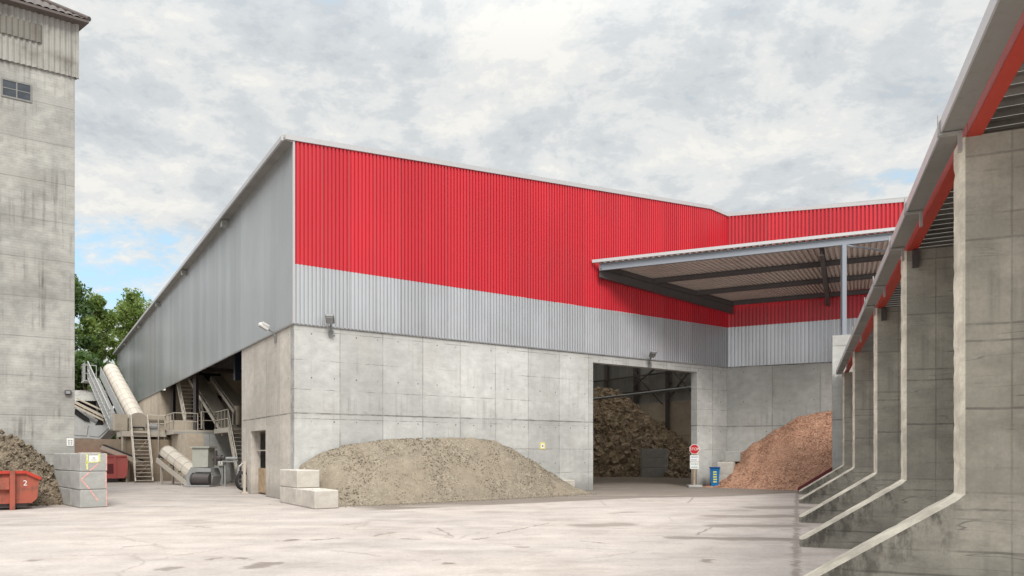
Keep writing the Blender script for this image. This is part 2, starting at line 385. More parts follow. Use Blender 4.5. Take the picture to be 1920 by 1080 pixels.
M['fibre'] = metal('fibre_cement', (.35, .345, .32), .85, 0, .75, (.13, .115, .10), 1.1)
M['old_sheet'] = metal('old_fibre_sheet', (.19, .18, .16), .85, 0, .6, (.1, .09, .08), 1.2)
M['tile'] = metal('roof_tile', (.115, .095, .088), .8, 0, .5, (.07, .055, .05), 2.5)
M['glass'] = plain('window_glass', (.05, .06, .075), .12, 0, .3, 2, .6)
M['frame'] = plain('window_frame', (.20, .20, .19), .6)
M['stopred'] = plain('sign_red', (.52, .02, .03), .4, var=.08)
M['white'] = plain('sign_white', (.80, .80, .78), .45, var=.05)
M['ink'] = plain('print_blue', (.10, .25, .42), .5)
M['inkg'] = plain('print_green', (.10, .35, .35), .5)
M['inkk'] = plain('print_grey', (.25, .25, .25), .5)
M['yellow'] = plain('sign_yellow', (.75, .66, .10), .5, var=.1)
M['yellow_spray'] = plain('yellow_spray', (.68, .68, .28), .8, var=.3, sc_=20)
M['pink'] = plain('pink_spray', (.72, .40, .35), .8, var=.3, sc_=20)
M['wood'] = plain('raw_wood', (.42, .31, .20), .8, var=.3, sc_=3)
M['bin'] = plain('bin_blue', (.01, .16, .42), .4, var=.1)
M['bin_lid'] = plain('bin_lid_blue', (.008, .06, .22), .4, var=.1)
M['skip'] = metal('skip_orange', (.36, .088, .055), .62, 0, .85, (.13, .065, .045), 4)
M['skip_red'] = metal('skip_red', (.46, .10, .09), .6, 0, .4, (.30, .16, .13), 2)
M['dred'] = metal('dark_red_steel', (.13, .015, .02), .5, 0, .3, (.08, .03, .03), 3)
M['lamp'] = metal('lamp_housing', (.20, .205, .205), .45, .2, .2)
M['lamp_white'] = plain('lamp_white', (.72, .72, .70), .4)
M['lens'] = plain('lamp_lens', (.25, .26, .27), .15, 0, .1, 2, .6)
M['gravel'] = heap('gravel', ((.0, (.20, .172, .132)), (.4, (.24, .207, .16)), (.8, (.29, .252, .197)), (1.0, (.48, .435, .36))), 36, (.262, .222, .17), .4, .8, .008)
M['chips'] = heap('brick_chips', ((.0, (.24, .12, .08)), (.4, (.42, .235, .16)), (.75, (.52, .32, .225)), (1.0, (.66, .47, .36))), 24, (.44, .255, .17), .5, .35, .03)
M['rubble'] = heap('rubble', ((.0, (.19, .15, .11)), (.4, (.32, .255, .185)), (.8, (.42, .345, .26)), (1.0, (.56, .48, .39))), 5, (.31, .245, .17), .6, .6, .1)
M['earth'] = heap('earth', ((.0, (.10, .08, .06)), (.5, (.20, .165, .12)), (.85, (.25, .205, .15)), (1.0, (.36, .31, .25))), 12, (.18, .14, .10), .8, .6, .08)
M['bark'] = plain('bark', (.09, .07, .05), .9, var=.3)

def translucent(name, c):
    m_, t_, b = mat(name)
    tr = t_.n('ShaderNodeBsdfTranslucent', {'Color': C4(c)})
    mx = t_.n('ShaderNodeMixShader', {0: .85, 1: b.outputs[0], 2: tr.outputs[0]}); t_.L.new(mx.outputs[0], t_.N['Material Output'].inputs[0])
    return m_
M['added_rooflight'] = translucent('added_rooflight_sheet', (.85, .80, .70))

# ------------------------------------------------------------------ ground
def ground_material():
    m_, t_, b = mat('dusty_yard')
    P = t_.n('ShaderNodeTexCoord').outputs['Object']
    wn = t_.n('ShaderNodeTexNoise', {'Vector': P, 'Scale': .9, 'Detail': 5.0, 'Roughness': .65})
    wsh = t_.scale(t_.vm('SUBTRACT', wn.outputs[1], (.5, .5, .5)).outputs[0], (.9, .9, 0))
    Q = t_.vm('ADD', P, wsh).outputs[0]
    wn2 = t_.n('ShaderNodeTexNoise', {'Vector': P, 'Scale': 3.5, 'Detail': 5.0, 'Roughness': .7})
    Q2 = t_.vm('ADD', P, t_.scale(t_.vm('SUBTRACT', wn2.outputs[1], (.5, .5, .5)).outputs[0], (.40, .40, 0))).outputs[0]
    wn3 = t_.n('ShaderNodeTexNoise', {'Vector': P, 'Scale': 1.3, 'Detail': 8.0, 'Roughness': .72})
    Q3 = t_.vm('ADD', P, t_.scale(t_.vm('SUBTRACT', wn3.outputs[1], (.5, .5, .5)).outputs[0], (.9, .9, 0))).outputs[0]
    big = t_.noise(P, .16, 6, .6); mid = t_.noise(P, .9, 7, .65); fine = t_.noise(P, 14, 6, .7)
    st = t_.noise(t_.scale(P, (.25, 1.0, 1)), .7, 6, .6)
    cc = t_.mix(t_.mr(big, .35, .65), C4((.445, .402, .374)), C4((.472, .417, .381)))
    v = t_.m('MULTIPLY', t_.mr(mid, .3, .7, .90, 1.08), t_.m('MULTIPLY', t_.mr(fine, .3, .7, .90, 1.07), t_.mr(t_.noise(P, 70, 3, .7), .3, .7, .90, 1.08)))
    v = t_.m('MULTIPLY', v, t_.mr(st, .35, .7, .92, 1.06))
    cc = t_.mix(1.0, cc, t_.comb(v, v, v), 'MULTIPLY')
    damp = C4((.165, .138, .115)); masks = []
    # damp, dirty strip along the concrete hall front and inside the gate
    q = t_.vm('SUBTRACT', Q2, tuple(P0)).outputs[0]
    lx = t_.vm('DOT_PRODUCT', q, tuple(DA)).outputs['Value']; ly = t_.vm('DOT_PRODUCT', q, tuple(DB)).outputs['Value']
    strip = t_.m('MULTIPLY', t_.mr(t_.m('ADD', ly, t_.m('MULTIPLY', t_.mr(lx, 12, 16), 1.2)), -5.7, -5.2), t_.mr(lx, .2, 1.6))
    broken = t_.mr(t_.noise(t_.scale(P, (.35, 1, 1)), .8, 5, .6), .34, .46, .55, 1)
    masks.append((t_.m('MULTIPLY', strip, broken), .86))
    inside = t_.m('MULTIPLY', t_.mr(ly, .2, 1.6), t_.mr(lx, 2.0, 4.0))
    masks.append((inside, .75))
    bay = t_.m('MULTIPLY', t_.mr(ly, 16, 21), t_.mr(lx, -12, -6))
    masks.append((bay, .45))
    def stroke(u0, v0, u1, v1, wd, amt, vec=Q2, soft=.5):
        a = gnd(u0, v0); e_ = gnd(u1, v1); a.z = e_.z = 0
        dv = e_ - a; L2 = max(dv.length_squared, 1e-4)
        r_ = t_.vm('SUBTRACT', vec, tuple(a)).outputs[0]
        k = t_.m('DIVIDE', t_.vm('DOT_PRODUCT', r_, tuple(dv)).outputs['Value'], L2, clamp=True)
        cl = t_.n('ShaderNodeVectorMath', {0: tuple(dv), 'Scale': k}, operation='SCALE').outputs[0]
        ds = t_.vm('DISTANCE', t_.vm('MULTIPLY', r_, (1, 1, 0)).outputs[0], cl).outputs['Value']
        masks.append((t_.mr(ds, wd, wd * soft), amt))
    # run-off fingers from the shed gutter
    for (u0, v0, u1, v1, wd, am) in ((1270, 1008, 1490, 1012, .22, .55), (1345, 986, 1490, 986, .26, .5), (1345, 968, 1490, 968, .36, .5), (1430, 952, 1492, 951, .5, .5), (1350, 958, 1400, 957, .25, .35),
                                 (1095, 985, 1165, 983, .32, .5), (545, 1013, 560, 1012, .10, .6), (592, 1012, 630, 1010, .05, .65), (480, 1062, 515, 1055, .13, .6), (442, 1047, 462, 1048, .06, .6),
                                 (835, 1056, 850, 1056, .07, .6), (970, 1025, 984, 1026, .08, .5), (1322, 1052, 1330, 1048, .09, .55), (1090, 1015, 1140, 1018, .03, .6), (885, 1011, 905, 1008, .04, .6),
                                 (240, 1025, 285, 1022, .03, .5), (705, 1004, 735, 998, .06, .5), (755, 1010, 785, 1011, .05, .55), (310, 1068, 340, 1064, .1, .5), (60, 1052, 72, 1050, .06, .5), (395, 1048, 410, 1046, .06, .6), (1150, 962, 1190, 960, .15, .4)):
        stroke(u0, v0, u1, v1, wd * 1.9, min(.85, am * 1.35), Q3, .35)
    # cracks and joints
    for (u0, v0, u1, v1) in ((930, 1001, 985, 990), (985, 990, 1032, 980), (1305, 1003, 1335, 988), (1200, 940, 1290, 943), (205, 936, 330, 936), (330, 936, 450, 940), (1112, 930, 1200, 937), (640, 985, 690, 978), (345, 985, 395, 990), (290, 915, 350, 925), (820, 990, 850, 1006), (1290, 943, 1300, 932)):
        stroke(u0, v0, u1, v1, .05, .75, Q2, .3)
    for k in range(10):
        u0 = random.uniform(350, 1450); v0 = random.uniform(960, 1070); stroke(u0, v0, u0 + random.uniform(6, 26), v0 + random.uniform(-2, 2), random.uniform(.025, .06), random.uniform(.4, .6))
    # open joint along the feet of the shed walls
    ey = t_.vm('DOT_PRODUCT', Q2, (.9281, -.3723, 0)).outputs['Value']
    jd = t_.mr(t_.m('ABSOLUTE', t_.m('ADD', ey, .03)), .10, .03)
    masks.append((t_.m('MULTIPLY', jd, t_.mr(t_.noise(P, 2.2, 5, .7), .34, .52, .2, 1)), .7))
    k = None
    for (mm, am) in masks:
        s_ = t_.m('MULTIPLY', mm, am); k = s_ if k is None else t_.m('MAXIMUM', k, s_)
    # scattered small pits and tyre-dirt
    pits = t_.mr(t_.noise(t_.scale(P, (1, 1.6, 1)), 3.2, 6, .78), .64, .72, 0, .75)
    k = t_.m('MAXIMUM', k, t_.m('MULTIPLY', pits, t_.mr(big, .4, .6, .1, 1)))
    vf = t_.n('ShaderNodeTexVoronoi', {'Vector': Q2, 'Scale': 2.6})
    fr = t_.xyz(vf.outputs['Color'])
    fl = t_.m('MULTIPLY', t_.mr(vf.outputs['Distance'], t_.m('MULTIPLY', fr[1], .20), t_.m('MULTIPLY', fr[1], .10)), t_.m('GREATER_THAN', fr[0], .80))
    k = t_.m('MAXIMUM', k, t_.m('MULTIPLY', fl, t_.mr(fr[2], 0, 1, .15, .6)))
    sm = t_.mr(t_.noise(t_.scale(P, (.8, 1.3, 1)), .55, 8, .7), .48, .68, 0, .36)
    k = t_.m('MAXIMUM', k, sm)
    # hairline cracks: thin lines of a distorted cell pattern, kept only in patches
    ed = t_.n('ShaderNodeTexVoronoi', {'Vector': Q3, 'Scale': .28}, feature='DISTANCE_TO_EDGE').outputs['Distance']
    ck = t_.m('MULTIPLY', t_.mr(ed, .012, .003), t_.mr(t_.noise(P, .22, 4, .6), .46, .58))
    k = t_.m('MAXIMUM', k, t_.m('MULTIPLY', ck, .36))
    # tyre-polished and dirt-carrying wheel tracks curving from the gate to the yard
    for (cx_, cy_, rad) in ((26.0, 4.0, 24.3), (26.0, 4.0, 26.2), (-2.0, -22.0, 40.0), (-2.0, -22.0, 42.0), (20.0, -14.0, 30.5), (20.0, -14.0, 32.4)):
        dd_ = t_.vm('DISTANCE', t_.vm('MULTIPLY', Q2, (1, 1, 0)).outputs[0], (cx_, cy_, 0)).outputs['Value']
        tr_ = t_.mr(t_.m('ABSOLUTE', t_.m('SUBTRACT', dd_, rad)), .28, .10)
        k = t_.m('MAXIMUM', k, t_.m('MULTIPLY', tr_, t_.mr(t_.noise(P, .5, 5, .7), .40, .68, 0, .26)))
    k = t_.m('MULTIPLY', k, t_.mr(fine, .3, .6, .8, 1.0))
    cc = t_.mix(k, cc, damp)
    t_.set(b.inputs['Base Color'], cc)
    t_.set(b.inputs['Roughness'], t_.mr(k, 0, .8, .92, .72, False)); b.inputs['Specular IOR Level'].default_value = .2
    bump(t_, b, t_.m('ADD', t_.m('MULTIPLY', fine, .4), t_.m('MULTIPLY', mid, .5)), .015, .4)
    return m_
g = MB(); N = 24
for i in range(N):
    for j in range(N):
        a = 500 / N
        g.add([(-250+i*a, -100+j*a, 0), (-250+(i+1)*a, -100+j*a, 0), (-250+(i+1)*a, -100+(j+1)*a, 0), (-250+i*a, -100+(j+1)*a, 0)], [(0,1,2,3)])
tag(g.build('ground', ground_material()), kind='structure')

# ------------------------------------------------------------------ production hall
ZB, ZS, ZE, XR, ZR = 6.65, 8.82, 13.39, 22.76, 15.2       # wall head, silver/red line, eave, ridge
LB = 68.0
def ztop(x): return ZE + (ZR - ZE) * x / XR if x <= XR else ZR - .10 * (x - XR)
hall = empty('production_hall', P0, ANG, 'large red and silver clad industrial hall on a raw concrete base with an open gate', 'industrial hall')
w_ = MB()
G0, G1, GH = 14.45, 21.78, 6.2
w_.box(0, G0, 0, .42, 0, ZB); w_.box(G0, G1, 0, .42, GH, ZB); w_.box(G1, LA, 0, .42, 0, ZB)
w_.build('front_wall', M['wallA'], hall)
w_ = MB(); D0, D1, DH = 3.9, 6.37, 2.78                    # side wall: local x runs along the side, inside is -y
w_.box(.424, D0, -.42, 0, 0, ZB); w_.box(D0, D1, -.42, 0, DH, ZB); w_.box(D1, 8.04, -.42, 0, 0, ZB)
w_.build('side_wall', M['wallB'], hall, (0, 0, 0), R(90))
w_ = MB(); w_.box(34, LB, -.42, 0, 0, ZB); w_.build('side_wall', M['beige'], hall, (0, 0, 0), R(90))
w_ = MB(); w_.box(.424, 10, 34, 34.4, 0, 13.0); w_.build('cross_wall', M['beige'], hall)
w_ = MB(); w_.box(10, 10.3, .43, 60, 0, 13.5); w_.build('partition_wall', M['inner'], hall)
CR = CA - ANG
w_ = MB(); w_.box(.004, 16, 0, .42, 0, ZB); w_.build('return_wall', M['wallC'], hall, (LA, 0, 0), CR)
# cladding of the front
c_ = corr(MB(), .02, LA, lambda x: ZB - .03, lambda x: ZS, .152, .055, y0=-.03); c_.box(.02, LA, -.026, -.006, ZB-.02, ZS)
c_.build('silver_cladding', M['silver'], hall)
c_ = corr(MB(), .02, LA, lambda x: ZS + .004, lambda x: ztop(x) - .02, .152, .055, y0=-.03)
c_.build('red_cladding', M['red'], hall)
zc = lambda x: 15.06 - .062 * x
c_ = corr(MB(), .05, 16, lambda x: ZB - .03, lambda x: ZS, .19, .085, ((0,0),(.36,0),(.42,1),(.94,1)), y0=-.03); c_.build('silver_cladding', M['silver'], hall, (LA, 0, 0), CR)
c_ = corr(MB(), .05, 16, lambda x: ZS + .004, lambda x: zc(x) - .02, .19, .085, ((0,0),(.36,0),(.42,1),(.94,1)), y0=-.03); c_.build('red_cladding', M['red'], hall, (LA, 0, 0), CR)
# flat grey panels along the side
c_ = corr(MB(), -LB, -.02, lambda x: ZB - .03, lambda x: ZE - .05, 1.0, .026, ((0,0),(.02,1),(.325,1),(.333,.6),(.341,1),(.658,1),(.667,.6),(.676,1),(.98,1)), y0=-.04)
c_.build('grey_panel_cladding', M['panel'], hall, (0, 0, 0), R(-90))
# trims
t_ = MB(); t_.box(-.06, .012, -.095, .012, ZB - .03, ZE - .03); t_.box(-.07, LA, -.05, -.003, ZB - .06, ZB - .032)
t_.build('corner_trim', M['trim'], hall)
t_ = MB(); t_.box(-.062, -.004, .02, LB, ZB - .075, ZB - .034); t_.build('base_trim', M['gutter'], hall)
t_ = MB()
def strip(x0, z0, x1, z1): t_.prism([(x0, -.13, z0 - .03), (x1, -.13, z1 - .03), (x1, -.13, z1 + .16), (x0, -.13, z0 + .16)], (0, .16, 0))
strip(-.35, ztop(-.35), XR, ZR); strip(XR, ZR, LA + .1, ztop(LA + .1))
t_.build('verge_trim', M['trim'], hall)
t_ = MB(); t_.prism([(0, -.13, zc(0) - .03), (16, -.13, zc(16) - .03), (16, -.13, zc(16) + .15), (0, -.13, zc(0) + .15)], (0, .16, 0)); t_.build('verge_trim', M['trim'], hall, (LA, 0, 0), CR)
t_ = MB(); t_.box(-.42, -.06, -.1, LB + .2, ZE - .09, ZE - .03); t_.build('eave_soffit', M['gutter'], hall)
t_ = MB(); t_.box(-.50, -.424, -.13, LB + .2, ZE - .14, ZE + .04); t_.build('eave_gutter', M['trim'], hall)
for yy in (10.5, 22, 33.5, 45, 57):
    t_ = MB(); t_.box(-.36, -.07, yy, yy + .35, ZE - .40, ZE - .11); t_.build('eave_bracket', M['galv'], hall)
# roof
r_ = MB()
r_.prism([(-.45, -.10, ztop(-.45)+.02), (XR, -.10, ZR+.02), (XR, LB, ZR+.02), (-.45, LB, ztop(-.45)+.02)], (0, 0, .1))
e1 = (LA + .49 * 16 + .1, -.872 * 16)
def zq(x): return ztop(x) + .02
r_.prism([(XR + .003, -.10, ZR+.02), (LA, -.06, zq(LA)), (e1[0], e1[1], zq(e1[0])), (e1[0], 3, zq(e1[0])), (XR + .003, 3, ZR+.02)], (0, 0, .1))
r_.prism([(e1[0], e1[1], zq(e1[0])), (60, e1[1], zq(60)), (60, 3, zq(60)), (e1[0], 3, zq(e1[0]))], (0, 0, .1))
SL = [(24.0, 26.4), (28.8, 31.2), (33.6, 36.0)]       # rooflight strips, unseen, added to let daylight brighten the store
xs_ = [XR + .003] + [v for ab in SL for v in ab] + [60]
for i in range(0, len(xs_), 2): r_.prism([(xs_[i], 3.003, zq(xs_[i])), (xs_[i+1], 3.003, zq(xs_[i+1])), (xs_[i+1], 36, zq(xs_[i+1])), (xs_[i], 36, zq(xs_[i]))], (0, 0, .1))
r_.prism([(XR + .003, 36.003, ZR+.02), (60, 36.003, zq(60)), (60, LB, zq(60)), (XR + .003, LB, ZR+.02)], (0, 0, .1))
for (a_, b_) in SL:
    k = MB(); k.add([(a_, 3, zq(a_) + .06), (b_, 3, zq(b_) + .06), (b_, 36, zq(b_) + .06), (a_, 36, zq(a_) + .06)], [(0, 1, 2, 3)]); k.build('added_rooflight', M['added_rooflight'], hall)
r_.build('roof', M['galv'], hall)
# inside of the store
w_ = MB(); w_.box(-2, 45, 0, .3, 0, 6.2); w_.build('inner_wall', M['inner'], hall, (37.3, 0, 0), R(90))
w_ = corr(MB(), -2, 45, lambda x: 6.2, lambda x: 13.6, .9, .03, ((0,0),(.03,1),(.97,1)), y0=0); w_.build('inner_cladding', M['panel'], hall, (37.0, 45, 0), R(-90))
w_ = MB(); w_.box(10.3, 37.3, 44, 44.3, 0, 13.5); w_.build('back_wall', M['inner'], hall)
for yy in (12.7, 16.6, 20.5, 24.4, 28.3):
    k = MB(); k.ibeam((36.75, yy, 0), (36.75, yy, 13.5), .3, .3); k.build('steel_column', M['dark_steel'], hall)
k = MB()
for zz_ in (7.2, 8.6, 10.2): k.box(36.55, 36.7, 0, 40, zz_, zz_ + .13)
k.build('wall_rail', M['dark_steel'], hall)
for (ya, za, yb, zb) in ((12.9, 6.2, 16.4, 9.4), (12.9, 9.4, 16.4, 6.2), (16.8, 6.0, 20.3, 9.0), (16.8, 9.6, 20.3, 7.8), (8.9, 9.6, 12.5, 6.4)):
    k = MB(); k.beam((36.4, ya, za), (36.4, yb, zb), .12, .12); k.build('cross_brace', M['dark_steel'], hall)
k = MB(); a = HL(at(1298, 727, 50)); k.tube((a.x, a.y - 5, a.z + .1), (a.x, a.y + 22, a.z - .3), .10); k.build('tie_beam', M['blue_steel'], hall)
for xx in (12, 18, 24, 30):
    k = MB(); k.ibeam((xx, .5, ztop(xx) - .45), (xx, 44, ztop(xx) - .45), .2, .5); k.build('roof_beam', M['dark_steel'], hall)
# machine bay: column, rails, solid black boxes painting the shade of openings
k = MB(); k.box(1.3, 1.62, 15.2, 15.55, 5.9, 13.2); k.build('duct', M['blue_dark'], hall)
for (xx, yy) in ((.8, 33.3), (.8, 24)):
    k = MB(); k.ibeam((xx, yy, 3.3 if yy < 30 else 0), (xx, yy, 13.2), .25, .25); k.build('steel_column', M['dark_steel'], hall)
k = MB(); k.box(.3, 9.9, 33.0, 33.2, 8.2, 8.5); k.box(.3, 9.9, 33.0, 33.2, 9.8, 10.0); k.build('wall_rail', M['dark_steel'], hall)
k = MB(); k.box(1.9, 4.3, 33.6, 33.98, 7.5, 8.1); k.box(2.2, 4.4, 33.7, 33.98, 3.0, 6.4); k.build('opening_shade', M['black'], hall)
k = corr(MB(), .45, 9.9, lambda x: 8.55, lambda x: 13.0, .5, .03, ((0,0),(.05,1),(.95,1)), y0=33.97); k.build('inner_cladding', M['panel'], hall)
# side door: leaf stub, plank screen, dark store behind
k = MB(); k.box(D1 - 1.25, D1 - .1, -.39, -.33, .05, 1.15)
for q in range(4): k.box(D1 - 1.25 + q * .29, D1 - .98 + q * .29, -.328, -.30, .08, 1.12)
k.build('plank_screen', M['wood'], hall, (0, 0, 0), R(90))
k = MB(); k.box(D0 + .04, D1 - .04, -.30, -.26, 1.9, 1.95); k.build('door_rail', M['rail'], hall, (0, 0, 0), R(90))
k = MB(); k.beam((2.2, 3.2, 2.9), (1.6, 6.4, .2), .5, .25); k.beam((2.9, 3.2, 2.9), (2.6, 6.4, .2), .12, .2); k.build('chute', M['dusty'], hall)

# ------------------------------------------------------------------ floodlights on the hall
def floodlight(p, yaw, label, white=False, L=.42, W=.30):
    o = empty('floodlight', p, yaw, label, 'floodlight', 'floodlights on the hall walls')
    a = MB(); a.beam((0, 0, -.25), (0, -.05, -.02), .05, .05); a.beam((0, -.05, -.02), (0, -.32, .12), .05, .05); a.box(-.09, .09, -.02, .0, -.42, -.18)
    a.build('bracket', M['lamp'], o)
    T = Matrix.Translation((0, -.45, .18)) @ Matrix.Rotation(R(-28), 4, 'X')
    a = MB(); a.bbox(-W/2, W/2, -L/2, L/2, -.055, .09, .03, 0, T)
    for q in range(5): a.box(-W/2 + .05 + q*.06, -W/2 + .065 + q*.06, -L/2 + .06, L/2 - .06, .09, .12, 0, T)
    a.build('housing', M['lamp_white'] if white else M['lamp'], o)
    a = MB(); a.box(-W/2 + .04, W/2 - .04, -L/2 + .04, L/2 - .04, -.075, -.058, 0, T); a.build('lens', M['lens'], o)
    return o
def tA(u): k = (u - CX) / F; return (k * P0.y - P0.x) / (DA.x - k * DA.y)
floodlight(H(tA(620), -.05, ZB - .0), ANG + R(-25), 'grey floodlight near the left end of the front wall under the silver cladding', L=.46, W=.32)
floodlight(H(tA(1217), -.05, ZB - .02), ANG + R(-25), 'grey floodlight above the open gate of the hall', L=.46, W=.32)
floodlight(H(-.05, 2.3, ZB - .05), ANG + R(-90), 'white floodlight on the side wall round the corner from the red front', True, .42, .2)

# ------------------------------------------------------------------ canopy
can = empty('canopy', H(14.55, -.1, 0), 0, 'steel canopy with corrugated roof in the inner corner of the red hall', 'canopy')
CO = Vector(can.location)
FL, FR_ = at(1116, 506, 34.6), at(1570, 457, 32.3)
fd = (FR_ - FL); FR = FL + fd * 1.42
BL = Cf(.1, -.12, 9.95); BRv = Cf(8.6, -.12, 9.98)
nA_ = Vector((.556, -.8311, 0)); FL = FL + nA_ * .30; BL = BL + nA_ * .34
def cp(a, b, dz_=0): # a along, b front->back
    return FL.lerp(FR, a).lerp(BL.lerp(BRv, a), b) + Vector((0, 0, dz_)) - CO
s_ = MB(); n_ = 54
for i in range(n_):
    a0, a1 = i / n_, (i + 1) / n_
    da = a1 - a0
    for (f0, h0, f1, h1) in ((0, 0, .45, 0), (.45, 0, .55, .09), (.55, .09, .88, .09), (.88, .09, 1, 0)):
        s_.add([cp(a0+da*f0, -.015, .22+h0), cp(a0+da*f1, -.015, .22+h1), cp(a0+da*f1, 1, .22+h1), cp(a0+da*f0, 1, .22+h0)], [(0,1,2,3)])
s_.build('roof_sheet', M['roof_under'], can, CO*0)
for ob in can.children: pass
k = MB(); k.ibeam(cp(0, 0, .04), cp(1, 0, .04), .16, .30); k.build('front_beam', M['blue_steel'], can)
k = MB(); k.beam(cp(-.01, -.025, .30), cp(1, -.025, .30), .12, .14); k.build('edge_gutter', M['trim'], can)
for b in (.36, .68, .975):
    k = MB(); k.ibeam(cp(.0, b, .10), cp(1, b, .10), .14, .24); k.build('purlin', M['dark_steel'], can)
k = MB(); k.ibeam(cp(0, 0, -.22), cp(0, 1, -.22), .2, .42); k.build('side_beam', M['dark_steel'], can)
k = MB(); k.beam(cp(.004, .01, .10), cp(.012, .99, .10), .08, .22); k.build('side_rail', M['dark_steel'], can)
for (a, mm) in ((.655, 'rafter'), (1.0, 'rafter')):
    k = MB(); k.ibeam(cp(a, .02, -.22), cp(a - .07, 1, -.22), .2, .42); k.build(mm, M['dark_steel'], can)
pp = FL + fd - CO; ENDZ = 7.08
k = MB(); k.beam(pp + Vector((0, 0, -.12)), Vector((pp.x, pp.y, ENDZ)), .19, .19); k.box(pp.x-.2, pp.x+.2, pp.y-.2, pp.y+.2, ENDZ, ENDZ+.03); k.build('post', M['blue_steel'], can)
k = MB(); k.beam(pp + Vector((.15, 0, -.15)), cp(.93, .3, -.05), .06, .06); k.build('brace', M['blue_steel'], can)

# ------------------------------------------------------------------ open storage shed on the right
shed = empty('storage_shed', S(20, 3), SA, 'open concrete storage shed with buttressed bay walls and red eave beam', 'shed')
def sl(s, dd, z=0): return Vector((s - 20, -(dd - 3), z))        # shed-local point
SF = [9.88, 14.8, 20.0, 27.6, 33.7]
def ftop(s): return 5.57 - .012 * (s - 9.9)
def fin(s, top, thick, knee=(1.806, 1.31)):
    rr = random.Random(int(s * 10)); ft = .03
    line = [(ft, 0.0), (ft, .14)]
    n1_, n2_ = 22, 56
    for i in range(1, n1_): f = i / n1_; line.append((ft + (knee[0] - ft) * f, .14 + (knee[1] - .14) * f))
    line.append(knee)
    for i in range(1, n2_): line.append((knee[0], knee[1] + (top - knee[1]) * i / n2_))
    line.append((knee[0], top))
    nb = len(line); k = MB()
    sn = Vector((knee[1] - .14, -(knee[0] - ft))).normalized()       # into the concrete, below the slope
    def nrm(i): return Vector((1, 0)) if (i < 2 or i > n1_) else sn
    def ring(ins, y, jit):
        pts = []
        for i, (a, c_) in enumerate(line):
            chip = rr.gauss(0, jit) + (rr.uniform(.004, .013) if rr.random() < .07 else 0) * (jit > 0)
            q_ = Vector((a, c_)) + nrm(i) * (ins + max(-.012, chip)); yy = y
            if jit: yy = y + (1 if y < thick / 2 else -1) * abs(rr.gauss(0, jit))
            pts.append((q_.x, yy, max(0, q_.y) if i else 0))
        return pts + [(11, y, top), (11, y, 0)]
    r0 = ring(.045, 0, 0); r1 = ring(.0, .05, .0022); r2 = ring(.0, thick - .05, .0022); r3 = ring(.045, thick, 0)
    for r_, flip in ((r0, False), (r3, True)):
        iq = list(range(nb + 2))
        kn = n1_ + 1
        up_ = list(range(kn, nb)) + [nb]            # above the knee out to the rear edge
        low_ = list(range(0, kn + 1))
        k.add(r_ + [(11, r_[0][1], knee[1])], [tuple(up_ + [nb + 2]), tuple(low_ + [nb + 2, nb + 1])], 0)
    for ra, rb in ((r0, r1), (r1, r2), (r2, r3)):
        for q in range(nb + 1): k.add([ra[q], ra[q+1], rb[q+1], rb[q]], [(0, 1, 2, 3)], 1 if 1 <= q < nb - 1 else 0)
    return k.build('bay_wall', [M['fin'], M['coping']], shed, sl(s, 0), R(-90))
for s in SF: fin(s, ftop(s), .48)
# taller end wall that also carries the canopy post, with a dark red steel nosing on its foot
k = MB(); k.prism([(.15, 0, 0), (.15, 0, .12), (1.44, 0, .98), (1.44, 0, ENDZ), (11, 0, ENDZ), (11, 0, 0)], (0, .5, 0)); k.build('end_wall', M['wallC'], shed, sl(35.0, 0), R(-90))
k = MB(); k.prism([(.0, -.03, 0), (.0, -.03, .22), (1.43, -.03, 1.18), (1.43, -.03, .97), (.16, -.03, .11), (.14, -.03, 0)], (0, .56, 0)); k.build('foot_nosing', M['dred'], shed, sl(35.0, 0), R(-90))
k = MB(); k.box(-.3, 29, 0, .3, 0, 5.6); k.build('rear_wall', M['fin'], shed, sl(5.5, 11.0), 0)
RS0, RS1 = 4.2, 34.9
def rz(s): return ftop(s) + .045
k = MB()
def sp(s, dd, z): return sl(s, dd, z)
def quadbox(mb, s0, s1, d0, d1, z0, z1, mi=0):   # z0,z1 measured above the wall heads
    vs = [sp(s, dd, rz(s) + z) for s in (s0, s1) for (dd, z) in ((d0, z0), (d1, z0), (d1, z1), (d0, z1))]
    mb.add(vs, [(0,1,2,3),(7,6,5,4),(0,4,5,1),(1,5,6,2),(2,6,7,3),(3,7,4,0)], mi)
quadbox(k, RS0, RS1, 1.594, 1.61, .0, .145); quadbox(k, RS0, RS1, 1.61, 1.80, .0, .02); quadbox(k, RS0, RS1, 1.80, 1.82, .0, .22)
k.build('box_gutter', M['gutter'], shed)
k = MB(); quadbox(k, RS0, RS1, 1.572, 1.592, -.005, .15); k.build('gutter_lip', M['trim'], shed)
# joint straps of the gutter
for q in range(len(SF)):
    for s in ([SF[q] - .12] + ([(SF[q] + SF[q+1]) / 2 + .3] if q < len(SF) - 1 else [])):
        k = MB(); quadbox(k, s, s + .07, 1.55, 1.568, -.02, .22); quadbox(k, s, s + .07, 1.55, 1.80, -.035, -.008); quadbox(k, s, s + .07, 1.76, 1.80, -.25, -.036)
        k.build('gutter_bracket', M['galv'], shed)
k = MB()
for (s0, s1) in [(RS0, SF[0] + .3)] + list(zip([s + .3 for s in SF[:-1]], [s + .3 for s in SF[1:]])):
    zz0 = .0
    quadbox(k, s0 + .01, s1 - .01, 1.862, 2.02, -.055, -.03); quadbox(k, s0 + .01, s1 - .01, 1.93, 1.95, -.03, .36); quadbox(k, s0 + .01, s1 - .01, 1.862, 2.02, .36, .385)
k.build('eave_beam', M['orange_steel'], shed)
k = MB(); s = RS0
